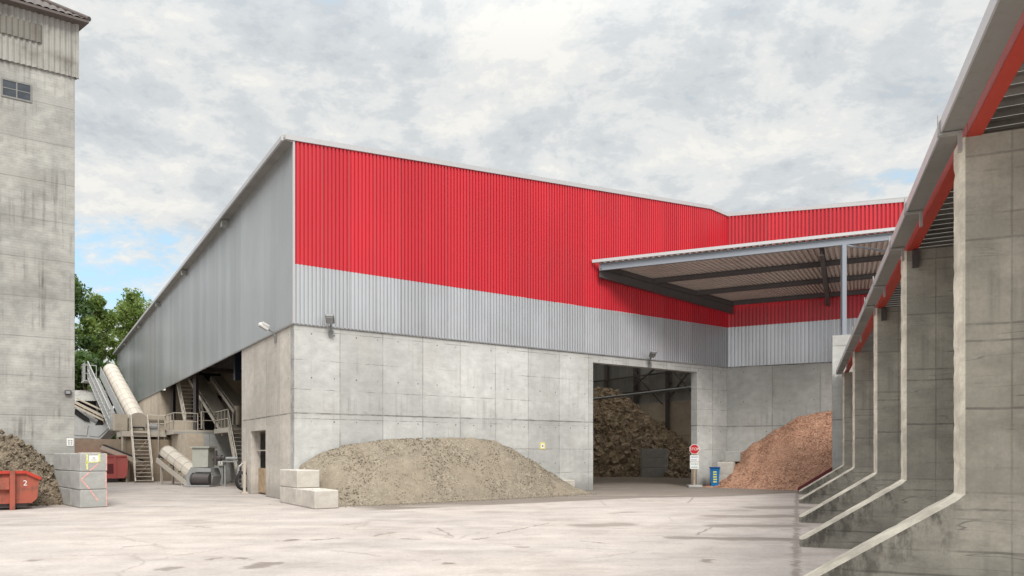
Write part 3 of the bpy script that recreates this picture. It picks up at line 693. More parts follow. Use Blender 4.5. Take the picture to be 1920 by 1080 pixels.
while s < RS1 - .3:                                  # ribs run across the shed
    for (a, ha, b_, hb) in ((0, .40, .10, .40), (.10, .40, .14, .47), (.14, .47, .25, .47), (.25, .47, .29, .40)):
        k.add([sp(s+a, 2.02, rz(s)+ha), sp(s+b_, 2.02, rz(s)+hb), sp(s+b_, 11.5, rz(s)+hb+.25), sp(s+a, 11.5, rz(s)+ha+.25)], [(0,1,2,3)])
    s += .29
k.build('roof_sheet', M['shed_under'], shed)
for dd in (5, 8.2):
    k = MB(); quadbox(k, RS0, RS1, dd, dd + .18, .08, .40); k.build('purlin', M['dark_steel'], shed)
for s in SF[1:3]:
    k = MB(); quadbox(k, s - .12, s - .02, 1.93, 2.03, -.38, -.07); k.build('beam_shoe', M['dark_steel'], shed)

# ------------------------------------------------------------------ silo tower on the left
TW = at(140, 600, 27); TW.z = 0
tower = empty('silo_tower', TW, ANG, 'tall weathered concrete silo tower with corrugated top storey', 'tower')
TB, TT = 16.1, 18.15
k = MB(); k.prism([(-8, 0, 0), (0, 0, 0), (-3, 8, 0), (-8, 8, 0)], (0, 0, TB)); wallT = k.build('wall', M['tower'], tower)
k = corr(MB(), -8.05, .12, lambda x: TB - .08, lambda x: TT, .177, .05, ((0,0),(.2,.25),(.4,.85),(.55,1),(.75,.75),(.9,.2)), y0=-.05)
k.build('corrugated_cladding', M['fibre'], tower, smooth=True)
k = corr(MB(), 0, 8.2, lambda x: TB - .08, lambda x: TT, .177, .05, ((0,0),(.2,.25),(.4,.85),(.55,1),(.75,.75),(.9,.2)), y0=-.07)
k.build('corrugated_cladding', M['fibre'], tower, (0, -.05, 0), R(90) + math.atan2(3, 8), smooth=True)
k = MB(); k.box(.03, .135, -.125, -.02, TB - .1, TT); k.build('corner_strip', M['fibre'], tower)
k = corr(MB(), -3.5, -1.03, lambda x: TT - 1.2, lambda x: TT - .55, .177, .05, ((0,0),(.2,.25),(.4,.85),(.55,1),(.75,.75),(.9,.2)), y0=-.11); k.build('patch_sheet', M['old_sheet'], tower, smooth=True)
k = MB(); k.prism([(-7.9, .02, TB + .002), (-.02, .02, TB + .002), (-3.02, 7.9, TB + .002), (-7.9, 7.9, TB + .002)], (0, 0, TT - TB - .03)); k.build('top_storey', M['fibre'], tower)
# hipped roof in rolled tiles
OV = .45; x0, x1, y0, y1 = -8 - OV, OV, -OV, 8 + OV; hh = .67; zr0 = TT - .02
mid_ = (y1 - y0) / 2
k = MB(); n_ = int((x1 - x0) / .24); xb1 = -2.6   # plan narrows to the back
def zroof(y): return zr0 + (y - y0) * hh
for i in range(n_):
    for f in range(4):
        xa = x0 + (i + f / 4) * .24; xb = xa + .06
        ha = .05 * math.sin(math.pi * f / 4); hb = .05 * math.sin(math.pi * (f + 1) / 4)
        ra = min(mid_, x1 - xa, xa - x0); rb = min(mid_, x1 - xb, xb - x0)
        ra = max(ra, 0); rb = max(rb, 0)
        k.add([(xa, y0, zr0+ha), (xb, y0, zr0+hb), (xb, y0+rb, zr0+rb*hh+hb), (xa, y0+ra, zr0+ra*hh+ha)], [(0,1,2,3)], 0, True)
cxm = (y0 + y1) / 2
k.add([(x1, y0, zr0), (xb1, y1, zr0), (x1 - mid_, cxm, zr0 + mid_*hh)], [(0,1,2)]); k.add([(x0, y1, zr0), (x0, y0, zr0), (x0 + mid_, cxm, zr0 + mid_*hh)], [(0,1,2)])
k.add([(xb1, y1, zr0), (x0, y1, zr0), (x0 + mid_, cxm, zr0 + mid_*hh), (x1 - mid_, cxm, zr0 + mid_*hh)], [(0,1,2,3)])
k.prism([(x0, y0, zr0 - .10), (x1, y0, zr0 - .10), (xb1, y1, zr0 - .10), (x0, y1, zr0 - .10)], (0, 0, .09))
k.tube((x1, y0, zr0 + .05), (x1 - mid_, cxm, zr0 + mid_*hh + .05), .09)
k.build('roof', M['tile'], tower)
# window
def tx(u, Y0=27): kk = (u - CX) / F; return (kk * TW.y - TW.x) / (DA.x - kk * DA.y)
wx0, wx1 = tx(5.5), tx(57); Yw = TW.y + wx0 * .556
wz1 = CAMH + (HZ - 149) / F * Yw; wz0 = CAMH + (HZ - 178) / F * Yw
k = MB()
k.box(wx0, wx1, -.03, -.002, wz0 - .06, wz0); k.box(wx0, wx1, -.03, -.002, wz1, wz1 + .05); k.box(wx0 - .05, wx0, -.03, -.002, wz0 - .06, wz1 + .05); k.box(wx1, wx1 + .05, -.03, -.002, wz0 - .06, wz1 + .05)
wm = (wx0 + wx1) / 2
k.box(wm - .02, wm + .02, -.025, -.004, wz0, wz1); k.box(wx0, wm - .02, -.022, -.004, (wz0+wz1)/2 - .015, (wz0+wz1)/2 + .015); k.box(wm + .02, wx1, -.022, -.004, (wz0+wz1)/2 - .015, (wz0+wz1)/2 + .015)
win = k.build('window', M['frame'], tower)
k = MB(); k.box(wx0 + .002, wx1 - .002, -.010, -.003, wz0 + .002, wz1 - .002); k.build('pane', M['glass'], win)
# wall lamp and notice on the tower
q = TW + DA * tx(127.5) + DB * -.004; Yq = q.y; q.z = CAMH + (HZ - 736) / F * Yq
o = empty('wall_lamp', q, ANG, 'small dark bulkhead lamp low on the concrete tower', 'wall lamp')
k = MB(); k.bbox(-.11, .11, -.12, 0, -.09, .09, .025); k.build('housing', M['dark_steel'], o)
k = MB(); k.bbox(-.07, .07, -.135, -.121, -.06, .05, .006); k.build('lens', M['lens'], o)
q = TW + DA * tx(131.5) + DB * -.004; q.z = CAMH + (HZ - 829) / F * q.y
o = empty('notice_sign', q, ANG, 'small white notice fixed to the tower above the painted blocks', 'sign')
k = MB(); k.bbox(-.11, .11, -.012, 0, -.14, .14, .004); k.build('plate', M['white'], o)
k = MB()
for r in range(3): k.box(-.075, -.01, -.0155, -.0125, .05 - r*.07, .09 - r*.07); k.box(.015, .075, -.0155, -.0125, .05 - r*.07, .09 - r*.07)
k.build('print', M['inkk'], o)

# ------------------------------------------------------------------ heaps
def interp(tab, x):
    if x <= tab[0][0]: return tab[0][1]
    for (a, b) in zip(tab[:-1], tab[1:]):
        if x <= b[0]:
            f = (x - a[0]) / (b[0] - a[0]); f = f*f*(3-2*f) * .5 + f * .5
            return a[1] + (b[1] - a[1]) * f
    return tab[-1][1]
def field(x0, x1, y0, y1, step, hf, seed, amp, freq, rough=.03, rfreq=8, mi=0):
    nx = int((x1 - x0) / step); ny = int((y1 - y0) / step); mb = MB(); vs = []; hs = []
    for j in range(ny + 1):
        for i in range(nx + 1):
            x = x0 + i * step; y = y0 + j * step; h = hf(x, y)
            if h > -.2:
                h += amp * mnoise.fractal(Vector((x*freq, y*freq, seed)), 1.0, 2.0, 4)
                h += rough * mnoise.noise(Vector((x*rfreq, y*rfreq, seed+5)))
                h += rough * .8 * mnoise.noise(Vector((x*rfreq*2.7, y*rfreq*2.7, seed+9)))
            h = max(h, -.12); vs.append((x, y, h)); hs.append(h)
    fs = []
    for j in range(ny):
        for i in range(nx):
            a = j * (nx + 1) + i; q = (a, a + 1, a + nx + 2, a + nx + 1)
            if max(hs[z] for z in q) > -.1: fs.append(q)
    mb.add(vs, fs, mi, False)
    return mb
def chunks(mb, n, pts, smin, smax, rnd, flat=.7, mi=0, power=2.5):
    for _ in range(n):
        p_ = pts(); s_ = smin + (smax - smin) * rnd.random() ** power
        T = Matrix.Translation(p_) @ Matrix.Rotation(rnd.uniform(0, 6.28), 4, Vector((rnd.gauss(0,1), rnd.gauss(0,1), rnd.gauss(0,1))).normalized())
        vs = []
        for c_ in ((-1,-1,-1),(1,-1,-1),(1,1,-1),(-1,1,-1),(-1,-1,1),(1,-1,1),(1,1,1),(-1,1,1)):
            vs.append(T @ Vector((c_[0]*s_*rnd.uniform(.55, 1), c_[1]*s_*rnd.uniform(.45, .8), c_[2]*s_*flat*rnd.uniform(.4, .9))))
        mb.add(vs, [(0,3,2,1),(4,5,6,7),(0,1,5,4),(1,2,6,5),(2,3,7,6),(3,0,4,7)], mi)
# grey gravel heap in front of the hall (hall frame)
HG = ((-.45, -.1), (-.1, .9), (.25, 1.40), (1.0, 1.85), (1.9, 2.12), (3.7, 2.36), (5.5, 2.42), (7.2, 2.44), (8.4, 2.36), (9.2, 2.08), (10.4, 1.55), (11.5, .95), (12.6, .30), (13.2, -.1))
def hg(x, y):
    Hh = interp(HG, x); dpt = 2.75 + .25 * math.sin(x * .5) - (max(0, x - 9.5) * .28) - max(0, 1.0 - x) * 1.3
    dpt = max(dpt, .9)
    a = (-y - .45) / (dpt - .45)
    h = Hh * (1 - max(0, a)) if a > 0 else Hh * (1 + a * .10)
    if a > 0: h += Hh * .10 * math.sin(min(1, a) * math.pi) 
    if a > 1: h = -(a - 1) * 1.5
    return h
gp = field(-1.2, 13.3, -3.4, -.06, .05, hg, 3.0, .07, .9, .006, 9)
rg = random.Random(11)
def gpt():
    while True:
        x = rg.uniform(-.8, 12.6); y = rg.uniform(-3.0, -.3); h = hg(x, y)
        if h > -.02: return (x, y, h + .01)
chunks(gp, 6500, gpt, .010, .034, rg, .8, 0, 3)
def gpt2():
    x = rg.uniform(.2, 12.6); return (x, -2.85 - .25*math.sin(x*.5) + max(0, x-9.5)*.28 - abs(rg.gauss(0, .30)), .010)
chunks(gp, 900, gpt2, .015, .04, rg, .8)
o = gp.build('gravel_heap', M['gravel'], None, P0, ANG); tag(o, 'grey brown gravel heap against the concrete hall front', 'gravel heap')
# red brick chips beside the shed (frame of the return wall)
HC = ((-1.1, -.1), (-.3, .45), (.2, .98), (.7, 1.75), (1.6, 2.4), (2.7, 3.12), (3.8, 3.75), (5.2, 4.0), (8, 4.1))
DCp = ((-1.1, 2.5), (-.4, 2.75), (.6, 3.05), (2, 3.4), (3.85, 3.8), (6, 4.2), (8, 4.4))
def hc(x, y):
    Hh = interp(HC, x); D_ = interp(DCp, x); a = (-y - .25) / (D_ - .25)
    h = Hh * (1 - max(0, a)) + (Hh * .05 * math.sin(min(1, max(0, a)) * math.pi))
    if a > 1: h = -(a - 1) * 2
    return h
cp_ = field(-1.2, 8.0, -4.7, -.06, .05, hc, 8.0, .06, .8, .008, 9)
def cpt():
    while True:
        x = rg.uniform(-.8, 7.8); y = rg.uniform(-4.4, -.2); h = hc(x, y)
        if h > 0: return (x, y, h + .01)
chunks(cp_, 6000, cpt, .012, .045, rg, .7)
o = cp_.build('brick_chip_heap', M['chips'], None, I0, CA); tag(o, 'tall heap of reddish crushed brick chips under the canopy', 'chip heap')
# demolition rubble inside the store
RC = at(1120, 850, 62); RC.z = 0
def hr(x, y):                 # x right, y away from the camera
    r_ = math.sqrt((max(0, abs(x + .6) - 2.6) * .86) ** 2 + (y * 1.0) ** 2)
    h = 7.3 - r_ * 1.05
    if r_ < 1.5: h -= (1.5 - r_) ** 2 * .25
    return h + .5 * math.sin(x * .9 + 1)
def rough_heap(hf, x0, x1, y0, y1, n, smin, smax, seed, step=.16, amp=.35):
    mb = field(x0, x1, y0, y1, step, hf, seed, amp, .5, .12, 3)
    rr = random.Random(seed)
    def pt():
        while True:
            x = rr.uniform(x0, x1); y = rr.uniform(y0, y1); h = hf(x, y)
            if h > -.1: return (x, y, max(0.05, h + amp * mnoise.fractal(Vector((x*.5, y*.5, seed)), 1.0, 2.0, 4) + rr.uniform(-.05, .1)))
    chunks(mb, n, pt, smin, smax, rr, .9)
    return mb
o = rough_heap(hr, -9, 9.5, -8, 3.5, 6500, .05, .42, 21).build('rubble_heap', M['rubble'], None, RC); tag(o, 'huge brown demolition rubble heap inside the hall behind the open gate', 'rubble heap')
RC2 = at(1302, 850, 55); RC2.z = 0
o = rough_heap(lambda x, y: 2.6 - math.hypot(x * .95, y) * .95, -3.2, 3.2, -3.2, 3.2, 900, .06, .3, 33).build('rubble_heap', M['rubble'], None, RC2); tag(o, 'small low rubble heap inside the gate behind the stop sign', 'rubble heap')
# earth heap in front of the tower
EC = at(-20, 850, 26.2); EC.z = 0
def he(x, y):
    r_ = math.sqrt((max(0, abs(x) - .3) * .93) ** 2 + (y * 1.25) ** 2)
    return 3.0 - r_ * .92 + .12 * math.sin(x * 2.2)
o = rough_heap(he, -3.8, 3.6, -2.8, 2.6, 3000, .015, .09, 44, .08, .12).build('earth_heap', M['earth'], None, EC); tag(o, 'dark brown earth heap at the foot of the tower behind the orange skip', 'earth heap')

# ------------------------------------------------------------------ concrete blocks
def block_mesh(L, W, Hh, seed):
    rr = random.Random(seed); k = MB(); k.bbox(-W/2, W/2, 0, L, .004, Hh - .004, .022)
    for s_ in (-.22, .22): k.tube((s_ * W, L * .5, Hh - .01), (s_ * W, L * .5, Hh + .015), .05, 10)
    return k
def block(p, rz_, L, W, Hh, mtl, label, group, seed=0):
    return tag(block_mesh(L, W, Hh, seed).build('concrete_block', M[mtl], None, p, rz_), label, 'concrete block', group)
# painted stack on the left: 3 high, 3 deep. local +y runs back along its long side
fdir = Vector((.719, .695, 0)); bdir = Vector((-.695, .719, 0)); bang = math.atan2(fdir.y, fdir.x)
bp = gnd(150, 953); BW, BL_, BH = .80, 1.22, .60
names = [['bottom front block of the painted stack standing on the yard', 'middle front block of the stack with the pink arrow tip', 'top front block with yellow spray cross and white notice'],
         ['bottom block in the middle of the stack by the earth heap', 'central block of the painted stack, halfway up its long side', 'top block in the middle of the stack behind the white notice'],
         ['bottom rear block of the stack buried in earth', 'middle rear block of the stack touching the earth heap', 'top rear block of the stack nearest the tower']]
for j in range(3):
    for i in range(3):
        jit = random.uniform(-.015, .015)
        p_ = bp + fdir * (BW / 2 + jit) + bdir * (j * (BL_ + .012)) + Vector((0, 0, i * BH))
        o = block(p_, bang, BL_, BW, BH, 'block', names[j][i], 'stacked concrete blocks by the tower')
        if j == 0:
            fy = -.004
            def bar(name, x0, z0, x1, z1, wd, m__):
                k = MB(); k.beam((x0, fy, z0), (x1, fy, z1), .004, wd, 0, Vector((0, 0, 1))) if abs(x1-x0) > 1e-3 else k.box(x0 - wd/2, x0 + wd/2, fy - .002, fy + .002, z0, z1)
                return k.build(name, M[m__], o)
            if i == 2:
                bar('spray_mark', -.20, .06, -.20, .57, .05, 'yellow_spray'); bar('spray_mark', -.26, .30, .17, .32, .04, 'yellow_spray'); bar('spray_mark', .16, .30, .16, .58, .06, 'yellow_spray')
                bar('spray_mark', .12, .25, -.12, .03, .04, 'pink'); bar('spray_mark', .37, .02, .37, .58, .03, 'pink')
                k = MB(); k.box(-.15, .13, fy - .006, fy - .0025, .33, .53); nt = k.build('notice', M['white'], o)
                k = MB(); k.box(-.04, .04, fy - .0075, fy - .0062, .43, .46); k.box(-.08, .08, fy - .0075, fy - .0062, .37, .39); k.build('print', M['inkk'], nt)
                k = MB(); k.box(-.38, .2, .02, .3, BH + .001, BH + .03); k.build('mortar_cap', M['block_white'], o)
            if i == 1:
                bar('spray_mark', -.12, .58, -.36, .34, .04, 'pink'); bar('spray_mark', -.36, .34, -.12, .03, .04, 'pink'); bar('spray_mark', .37, .02, .37, .58, .035, 'pink')
            if i == 0:
                bar('spray_mark', -.12, .58, .12, .22, .04, 'pink'); bar('spray_mark', .37, .02, .37, .58, .03, 'pink')
# pale blocks at the left foot of the gravel heap
gb = gnd(590, 955)
def gpos(x, y, z): return gb + DA * x + DB * y + Vector((0, 0, z))
block(gpos(.40, 0, 0), ANG, 1.95, .80, .60, 'block_white', 'pale concrete block at the gravel foot, nearest of the lower row', 'pale blocks holding the gravel heap')
block(gpos(.40, 1.98, 0), ANG, 1.95, .80, .60, 'block_white', 'pale concrete block underneath another at the hall corner', 'pale blocks holding the gravel heap')
block(gpos(.42, 1.92, .60), ANG + R(1.2), 1.95, .80, .62, 'block_white', 'pale concrete block lying on top of the lower row by the gravel', 'pale blocks holding the gravel heap')
q = gnd(1054, 923); block(q + DA * .38, ANG, .8, .78, .56, 'block_white', 'single pale block at the right toe of the gravel heap', 'pale blocks holding the gravel heap')
# blocks in the corner behind the blue bin
block(Cf(.2, -1.9, 0), CA, .8, .84, .67, 'block_white', 'pale lower block half buried by red chips beside the blue bin', 'blocks beside the blue bin')
block(Cf(.22, -1.88, .67), CA, .8, .84, .67, 'block_white', 'pale studded upper block right beside the blue bin', 'blocks beside the blue bin')
block(Cf(.5, -1.3, 1.34), CA, .6, .80, .56, 'block', 'dark grey block on top, touching the red chip heap', 'blocks beside the blue bin')
k = MB()
q = at(1203, 891, 53.8); q.z = 0
for r in range(3):
    block(q + Vector((1.0, 0, r * .72)), R(-4), .8, 2.0, .71, 'block', ('bottom', 'middle', 'top')[r] + ' long grey block of the retaining wall before the rubble', 'long blocks holding back the rubble')

# ------------------------------------------------------------------ stop sign, bin, wall notices
q = at(1302, 905, 37.7); q.z = 0
o = empty('stop_sign', q, R(-3), 'red octagonal stop sign with two white boards on a wooden post by the gate', 'road sign')
k = MB(); k.bbox(-.36, .36, -.3, .3, 0, .13, .02); k.build('base', M['block'], o)
k = MB(); k.box(-.05, .05, .0, .08, .13, 1.9); k.build('post', M['wood'], o)
def octa(r): return [(r * math.cos(R(22.5 + 45 * i)), 0, r * math.sin(R(22.5 + 45 * i))) for i in range(8)]
zc_ = 2.02
k = MB(); k.prism([(x, -.012, z + zc_) for (x, y, z) in octa(.275)], (0, .01, 0)); k.build('sign_border', M['white'], o)
k = MB(); k.prism([(x, -.018, z + zc_) for (x, y, z) in octa(.25)], (0, .005, 0)); k.build('sign_plate', M['stopred'], o)
text_mesh('STOP', .20, 'lettering', M['white'], o, Matrix.Translation((0, -.0205, zc_)) @ UPR)
for (z0, z1, ink) in ((1.36, 1.70, 'ink'), (.98, 1.33, 'inkg')):
    k = MB(); k.box(-.235, .235, -.014, -.002, z0, z1); bd = k.build('notice_board', M['white'], o)
    k = MB(); rr = random.Random(int(z0 * 10))
    for (zz_, w0) in ((z1 - .12, .19), (z0 + .07, .17)):
        x = -w0
        while x < w0 - .03:
            L_ = rr.uniform(.03, .08); k.box(x, min(x + L_, w0), -.0175, -.0145, zz_, zz_ + .045); x += L_ + .02
    k.build('print', M[ink], bd)
q = Cf(-.62, -.98, 0) ; q = at(1340, 905, 37.9); q.z = 0
o = empty('wheelie_bin', q, R(-12), 'blue wheelie bin beside the gate pillar and red chip heap', 'bin')
k = MB(); r0, r1 = .19, .24
vs = [(-r0, -r0*1.1, .05), (r0, -r0*1.1, .05), (r0, r0*1.1, .05), (-r0, r0*1.1, .05), (-r1, -r1*1.15, 1.0), (r1, -r1*1.15, 1.0), (r1, r1*1.15, 1.0), (-r1, r1*1.15, 1.0)]
k.add(vs, [(0,3,2,1),(4,5,6,7),(0,1,5,4),(1,2,6,5),(2,3,7,6),(3,0,4,7)]); k.box(-r1-.02, r1+.02, -r1*1.15-.02, -r1*1.15+.03, .93, .985); k.build('body', M['bin'], o)
k = MB(); k.bbox(-.27, .27, -.32, .30, 1.003, 1.075, .02); k.beam((-.2, .32, 1.0), (.2, .32, 1.0), .04, .04); k.build('lid', M['bin_lid'], o)
for sx in (-.2, .2):
    k = MB(); k.tube((sx - .025, .24, .1), (sx + .025, .24, .1), .1, 14); k.build('wheel', M['rubber'], o)
k = MB(); rr = random.Random(5)
for r in range(5):
    zz_ = .78 - r * .13; yy = -(.19 + .05 * (zz_ - .05) / .95) * 1.13 - .004
    k.box(-.09, .07 + rr.uniform(-.03, .03), yy - .006, yy + .004, zz_, zz_ + .07)
k.build('sticker', M['yellow'], o)
zy = CAMH + (HZ - 836) / F * H(tA(1017), 0).y
o = empty('wall_notice', H(tA(1017), -.004, zy), ANG, 'small square notice with yellow border on the concrete hall front', 'sign')
k = MB(); k.bbox(-.15, .15, -.012, 0, -.15, .15, .004); k.build('border', M['yellow'], o)
k = MB(); k.box(-.10, .10, -.017, -.0125, -.11, .10); k.build('plate', M['white'], o)
k = MB(); k.box(-.04, .04, -.0195, -.0175, -.05, .04); k.build('print', M['inkk'], o)
# hose reel at the side wall
q = at(458, 925, 32.2); q.z = 0
o = empty('hose_reel', q, ANG + R(-90), 'black hose coiled on a pale stand at the end of the side wall', 'hose reel')
k = MB(); k.box(-.06, .06, -.05, .05, 0, 1.45); k.box(-.2, .2, -.15, .15, 0, .06); k.build('stand', M['cover'], o)
k = MB()
for r in range(3):
    pts = [(.0 + (r - 1) * .06 - .12, .34 * math.cos(a * math.pi / 9) * (1 - r*.08), .55 + .42 * math.sin(a * math.pi / 9) * (1 - r * .08)) for a in range(19)]
    k.path(pts, .03, 6)
k.build('hose', M['rubber'], o)
k = MB(); k.tube((-.1, -.05, 1.35), (-.1, -.2, 1.2), .04); k.tube((-.1, -.2, 1.2), (-.1, -.22, 1.0), .03); k.build('tap', M['galv'], o)

# ------------------------------------------------------------------ orange skip and red container
q = gnd(23, 956); q.z = 0
o = empty('skip', q, ANG + R(3), 'orange red steel skip with a slanted end in front of the earth heap', 'skip')
def hull(k, prof, y0, y1, mi=0): k.prism([(x, y0, z) for (x, z) in prof], (0, y1 - y0, 0), mi)
k = MB()
prof = [(-2.4, .20), (.52, .20), (.66, .34), (.72, .98), (.36, 1.18), (-2.4, 1.18)]
hull(k, prof, .0, .05); hull(k, prof, 1.6, 1.65)
k.prism([(.52, .05, .20), (.66, .05, .34), (.72, .05, .98), (.66, .05, .98), (.60, .05, .38), (.50, .05, .25)], (0, 1.55, 0))
k.box(-2.4, .5, .05, 1.6, .20, .25)
k.build('body', M['skip'], o)
k = MB(); k.beam((-2.4, -.03, 1.20), (.36, -.03, 1.20), .12, .09); k.beam((.36, -.03, 1.20), (.76, -.03, .98), .12, .09); k.beam((.73, -.03, .98), (.73, 1.7, .98), .09, .09); k.build('rim', M['orange_steel'], o)
k = MB(); k.box(-.07, .07, -.15, -.003, .0, 1.245); k.build('strut', M['skip'], o)
k = MB(); k.box(-.42, -.08, -.14, -.003, .66, 1.02); k.tube((-.5, -.1, .6), (-.5, -.1, 1.5), .05); k.build('lifting_lug', M['skip'], o)
k = MB(); k.box(-2.3, .4, .1, .25, .06, .20); k.box(-2.3, .4, 1.4, 1.55, .06, .20); k.build('runner', M['dark_steel'], o)
text_mesh('2', .24, 'lettering', M['white'], o, Matrix.Translation((.34, -.004, .84)) @ UPR)
q = gnd(240, 904) - DA * 1.42
o = empty('container', q, ANG, 'faded red roll off container behind the painted block stack', 'container')
k = MB(); hull(k, [(-2.2, .25), (1.2, .25), (1.38, .42), (1.42, 1.45), (1.34, 1.62), (-2.2, 1.62)], 0, 1.9)
for x in (-.9, .66): k.box(x, x + .1, -.06, -.002, .25, 1.62)
k.box(-2.2, 1.36, -.07, .02, 1.60, 1.68); k.build('body', M['skip_red'], o)
k = MB(); k.box(.0, .62, -.02, -.003, .55, 1.15); k.build('panel', M['dred'], o)
k = MB(); k.box(-2.1, .9, .2, .35, 0, .25); k.box(-2.1, .9, 1.5, 1.65, 0, .25); k.build('runner', M['dark_steel'], o)

# ------------------------------------------------------------------ retaining wall, small roof and chute at the far left
k = MB(); k.box(-9, .2, 0, .35, 0, 2.85); k.box(.2, 8.8, 0, .35, 0, 2.7)
q = H(-6.2, 25.6); o = k.build('retaining_wall', M['brown'], None, q, ANG - R(8)); tag(o, 'brown dusty retaining wall behind the yard stair and red container', 'wall')
q = at(142, 760, 52.5); q.z = 0
o = empty('lean_to_roof', q, R(4), 'low corrugated lean to roof between the tower and the covered conveyor', 'roof shelter')
zt = CAMH + (HZ - 737) / F * 54; zl = CAMH + (HZ - 752) / F * 52.5
k = MB()
x = -1.5
while x < 1.85:
    for (a, ha, b_, hb) in ((0, 0, .08, .03), (.08, .03, .16, 0)):
        k.add([(x+a, -.2, zl+ha), (x+b_, -.2, zl+hb), (x+b_, 2.2, zt+.25+hb), (x+a, 2.2, zt+.25+ha)], [(0,1,2,3)], 0, True)
    x += .16
k.build('roof_sheet', M['fibre'], o)
k = MB(); k.box(-1.5, 1.6, 2.0, 2.15, 3.0, zt); k.build('under_roof_shade', M['black'], o)  # black sheet painting the shade beneath the roof
for x in (-1.3, 1.45):
    k = MB(); k.box(x, x + .12, 0, .12, 0, zl - .02); k.build('post', M['dark_steel'], o)
CH0 = at(176, 850, 51.0); CH0.z = 0
o = empty('sheet_metal_chute', CH0, 0, 'grey angular sheet metal chute and belt head tilted down beside the tower', 'chute')
def ch(u, v, dy=0): return at(u, v, 51.0) - CH0 + Vector((0, dy, 0))
def plate(name, mtl, uv, dy, th):
    k = MB(); k.prism([ch(u, v, dy) for (u, v) in uv], (0, th, 0)); return k.build(name, M[mtl], o)
plate('hopper', 'machine', [(136, 822), (166, 822), (187, 824), (212, 798), (206, 792), (190, 800), (166, 788), (136, 764)], 0, 1.3)
plate('cheek_plate', 'galv', [(136, 815), (163, 817), (166, 798), (150, 788), (136, 786)], -.06, .055)
plate('cheek_plate', 'machine', [(168, 817), (186, 819), (209, 798), (196, 784), (178, 800)], -.05, .045)
plate('hole_shade', 'black', [(179, 797), (188, 784), (197, 784), (194, 797)], -.075, .02)  # black plates paint the shade inside the chute
plate('hole_shade', 'black', [(140, 776), (143, 766), (168, 785), (170, 792), (160, 790)], -.08, .02)
for (a_, b_, w2) in (((140, 752), (212, 788), .16), ((142, 760), (200, 789), .12), ((150, 748), (214, 778), .10)):
    k = MB(); k.beam(ch(*a_, -.3), ch(*b_, -.3), .14, w2); k.build('rail_beam', M['dusty'], o)
for u in (160, 178, 194):
    k = MB(); k.beam(ch(u, 758 + (u - 150) * .5, -.2), ch(u + 4, 775 + (u - 150) * .4, -.2), .07, .07); k.build('strut', M['dusty'], o)
k = MB(); k.tube(ch(206, 776, -.35), ch(206, 776, .9), .22, 12); k.build('head_roller', M['dark_steel'], o)
for u in (150, 186):
    k = MB(); p_ = ch(u, 822, .6); k.beam(p_, (p_.x, p_.y, 0), .18, .18); k.build('leg', M['dusty'], o)

# ------------------------------------------------------------------ stairs, platforms, railings (hall frame)
def rail_on(k, pts, h=1.05, posts=.9, r=.025, mid=True):
    for a, b in zip(pts[:-1], pts[1:]):
        a = Vector(a); b = Vector(b); L_ = (b - a).length; n = max(1, round(L_ / posts))
        for i in range(n + 1):
            p_ = a.lerp(b, i / n); k.beam(p_, p_ + Vector((0, 0, h)), .05, .05)
        k.tube(a + Vector((0, 0, h)), b + Vector((0, 0, h)), r * 1.2, 6)
        if mid: k.tube(a + Vector((0, 0, h * .5)), b + Vector((0, 0, h * .5)), r, 6)
def stair(p, rz_, wd, run, z0, z1, label, treads=13, rails=(True, True), back=False):
    o = empty('steel_stair', p, rz_, label, 'stair', 'steel stairs of the machine bay')
    k = MB()
    for x in (-wd/2, wd/2): k.beam((x, 0, z0 + .05), (x, run, z1), .06, .22)
    k.build('stringer', M['rail'], o)
    k = MB()
    for i in range(treads):
        f = (i + .6) / treads; k.box(-wd/2 + .032, wd/2 - .032, run*f - .12, run*f + .12, z0 + (z1 - z0)*f - .02, z0 + (z1 - z0)*f + .02)
    k.build('tread', M['rail'], o)
    for x, on in zip((-wd/2, wd/2), rails):
        if not on: continue
        k = MB(); rail_on(k, [(x, .1, z0 + .15), (x, run, z1 + .05)], 1.0, 1.3); k.build('handrail', M['rail'], o)
    if back:
        k = MB(); k.beam((-wd/2, run*.15, z0+.25), (wd/2, run*.45, z0 + (z1-z0)*.45 - .2), .04, .04); k.beam((-wd/2, run*.55, z0+(z1-z0)*.5), (wd/2, run*.85, z1 - .5), .04, .04); k.build('bracing', M['rail'], o)
    return o
PZ = 3.22
stair(H(-2.42, 22.4), ANG, .95, 2.5, 0, PZ, 'dusty pale steel stair standing free beside the red container', 14, (True, True), True)
stair(H(1.75, 14.2), ANG, .95, 2.6, 0, PZ + .05, 'steel stair half hidden by the side wall end', 14, (True, True))
stair(H(.95, 25.2, 0), ANG, 1.15, 3.4, PZ + .1, 6.7, 'upper steel stair climbing into the dark bay under the cladding', 12, (True, True))
pl = empty('machine_platform', H(-1, 25), ANG, 'raised steel platform with railings in front of the machine bay', 'platform')
def pk(x, y, z): return (x + 1, y - 25, z)
k = MB()
def slab(x0, x1, y0, y1, z, th=.28): k.box(x0 + 1, x1 + 1, y0 - 25, y1 - 25, z - th, z)
slab(-3.4, -.85, 24.9, 28.2, PZ, .34); slab(-.85, 1.9, 22.2, 28.2, PZ + .06); slab(1.25, 5.2, 16.8, 20.6, PZ + .08); 
k.build('deck', M['rail'], pl)
k = MB(); rail_on(k, [pk(-3.35, 25.0, PZ), pk(-2.95, 25.0, PZ)]); k.build('railing', M['rail'], pl)
k = MB(); rail_on(k, [pk(-1.9, 25.0, PZ), pk(-.9, 24.9, PZ), pk(-.8, 22.25, PZ + .06), pk(.6, 22.25, PZ + .06)]); k.build('railing', M['rail'], pl)
k = MB(); rail_on(k, [pk(.5, 20.5, PZ + .08), pk(1.3, 20.5, PZ + .08), pk(1.3, 16.9, PZ + .08)]); k.build('railing', M['rail'], pl)
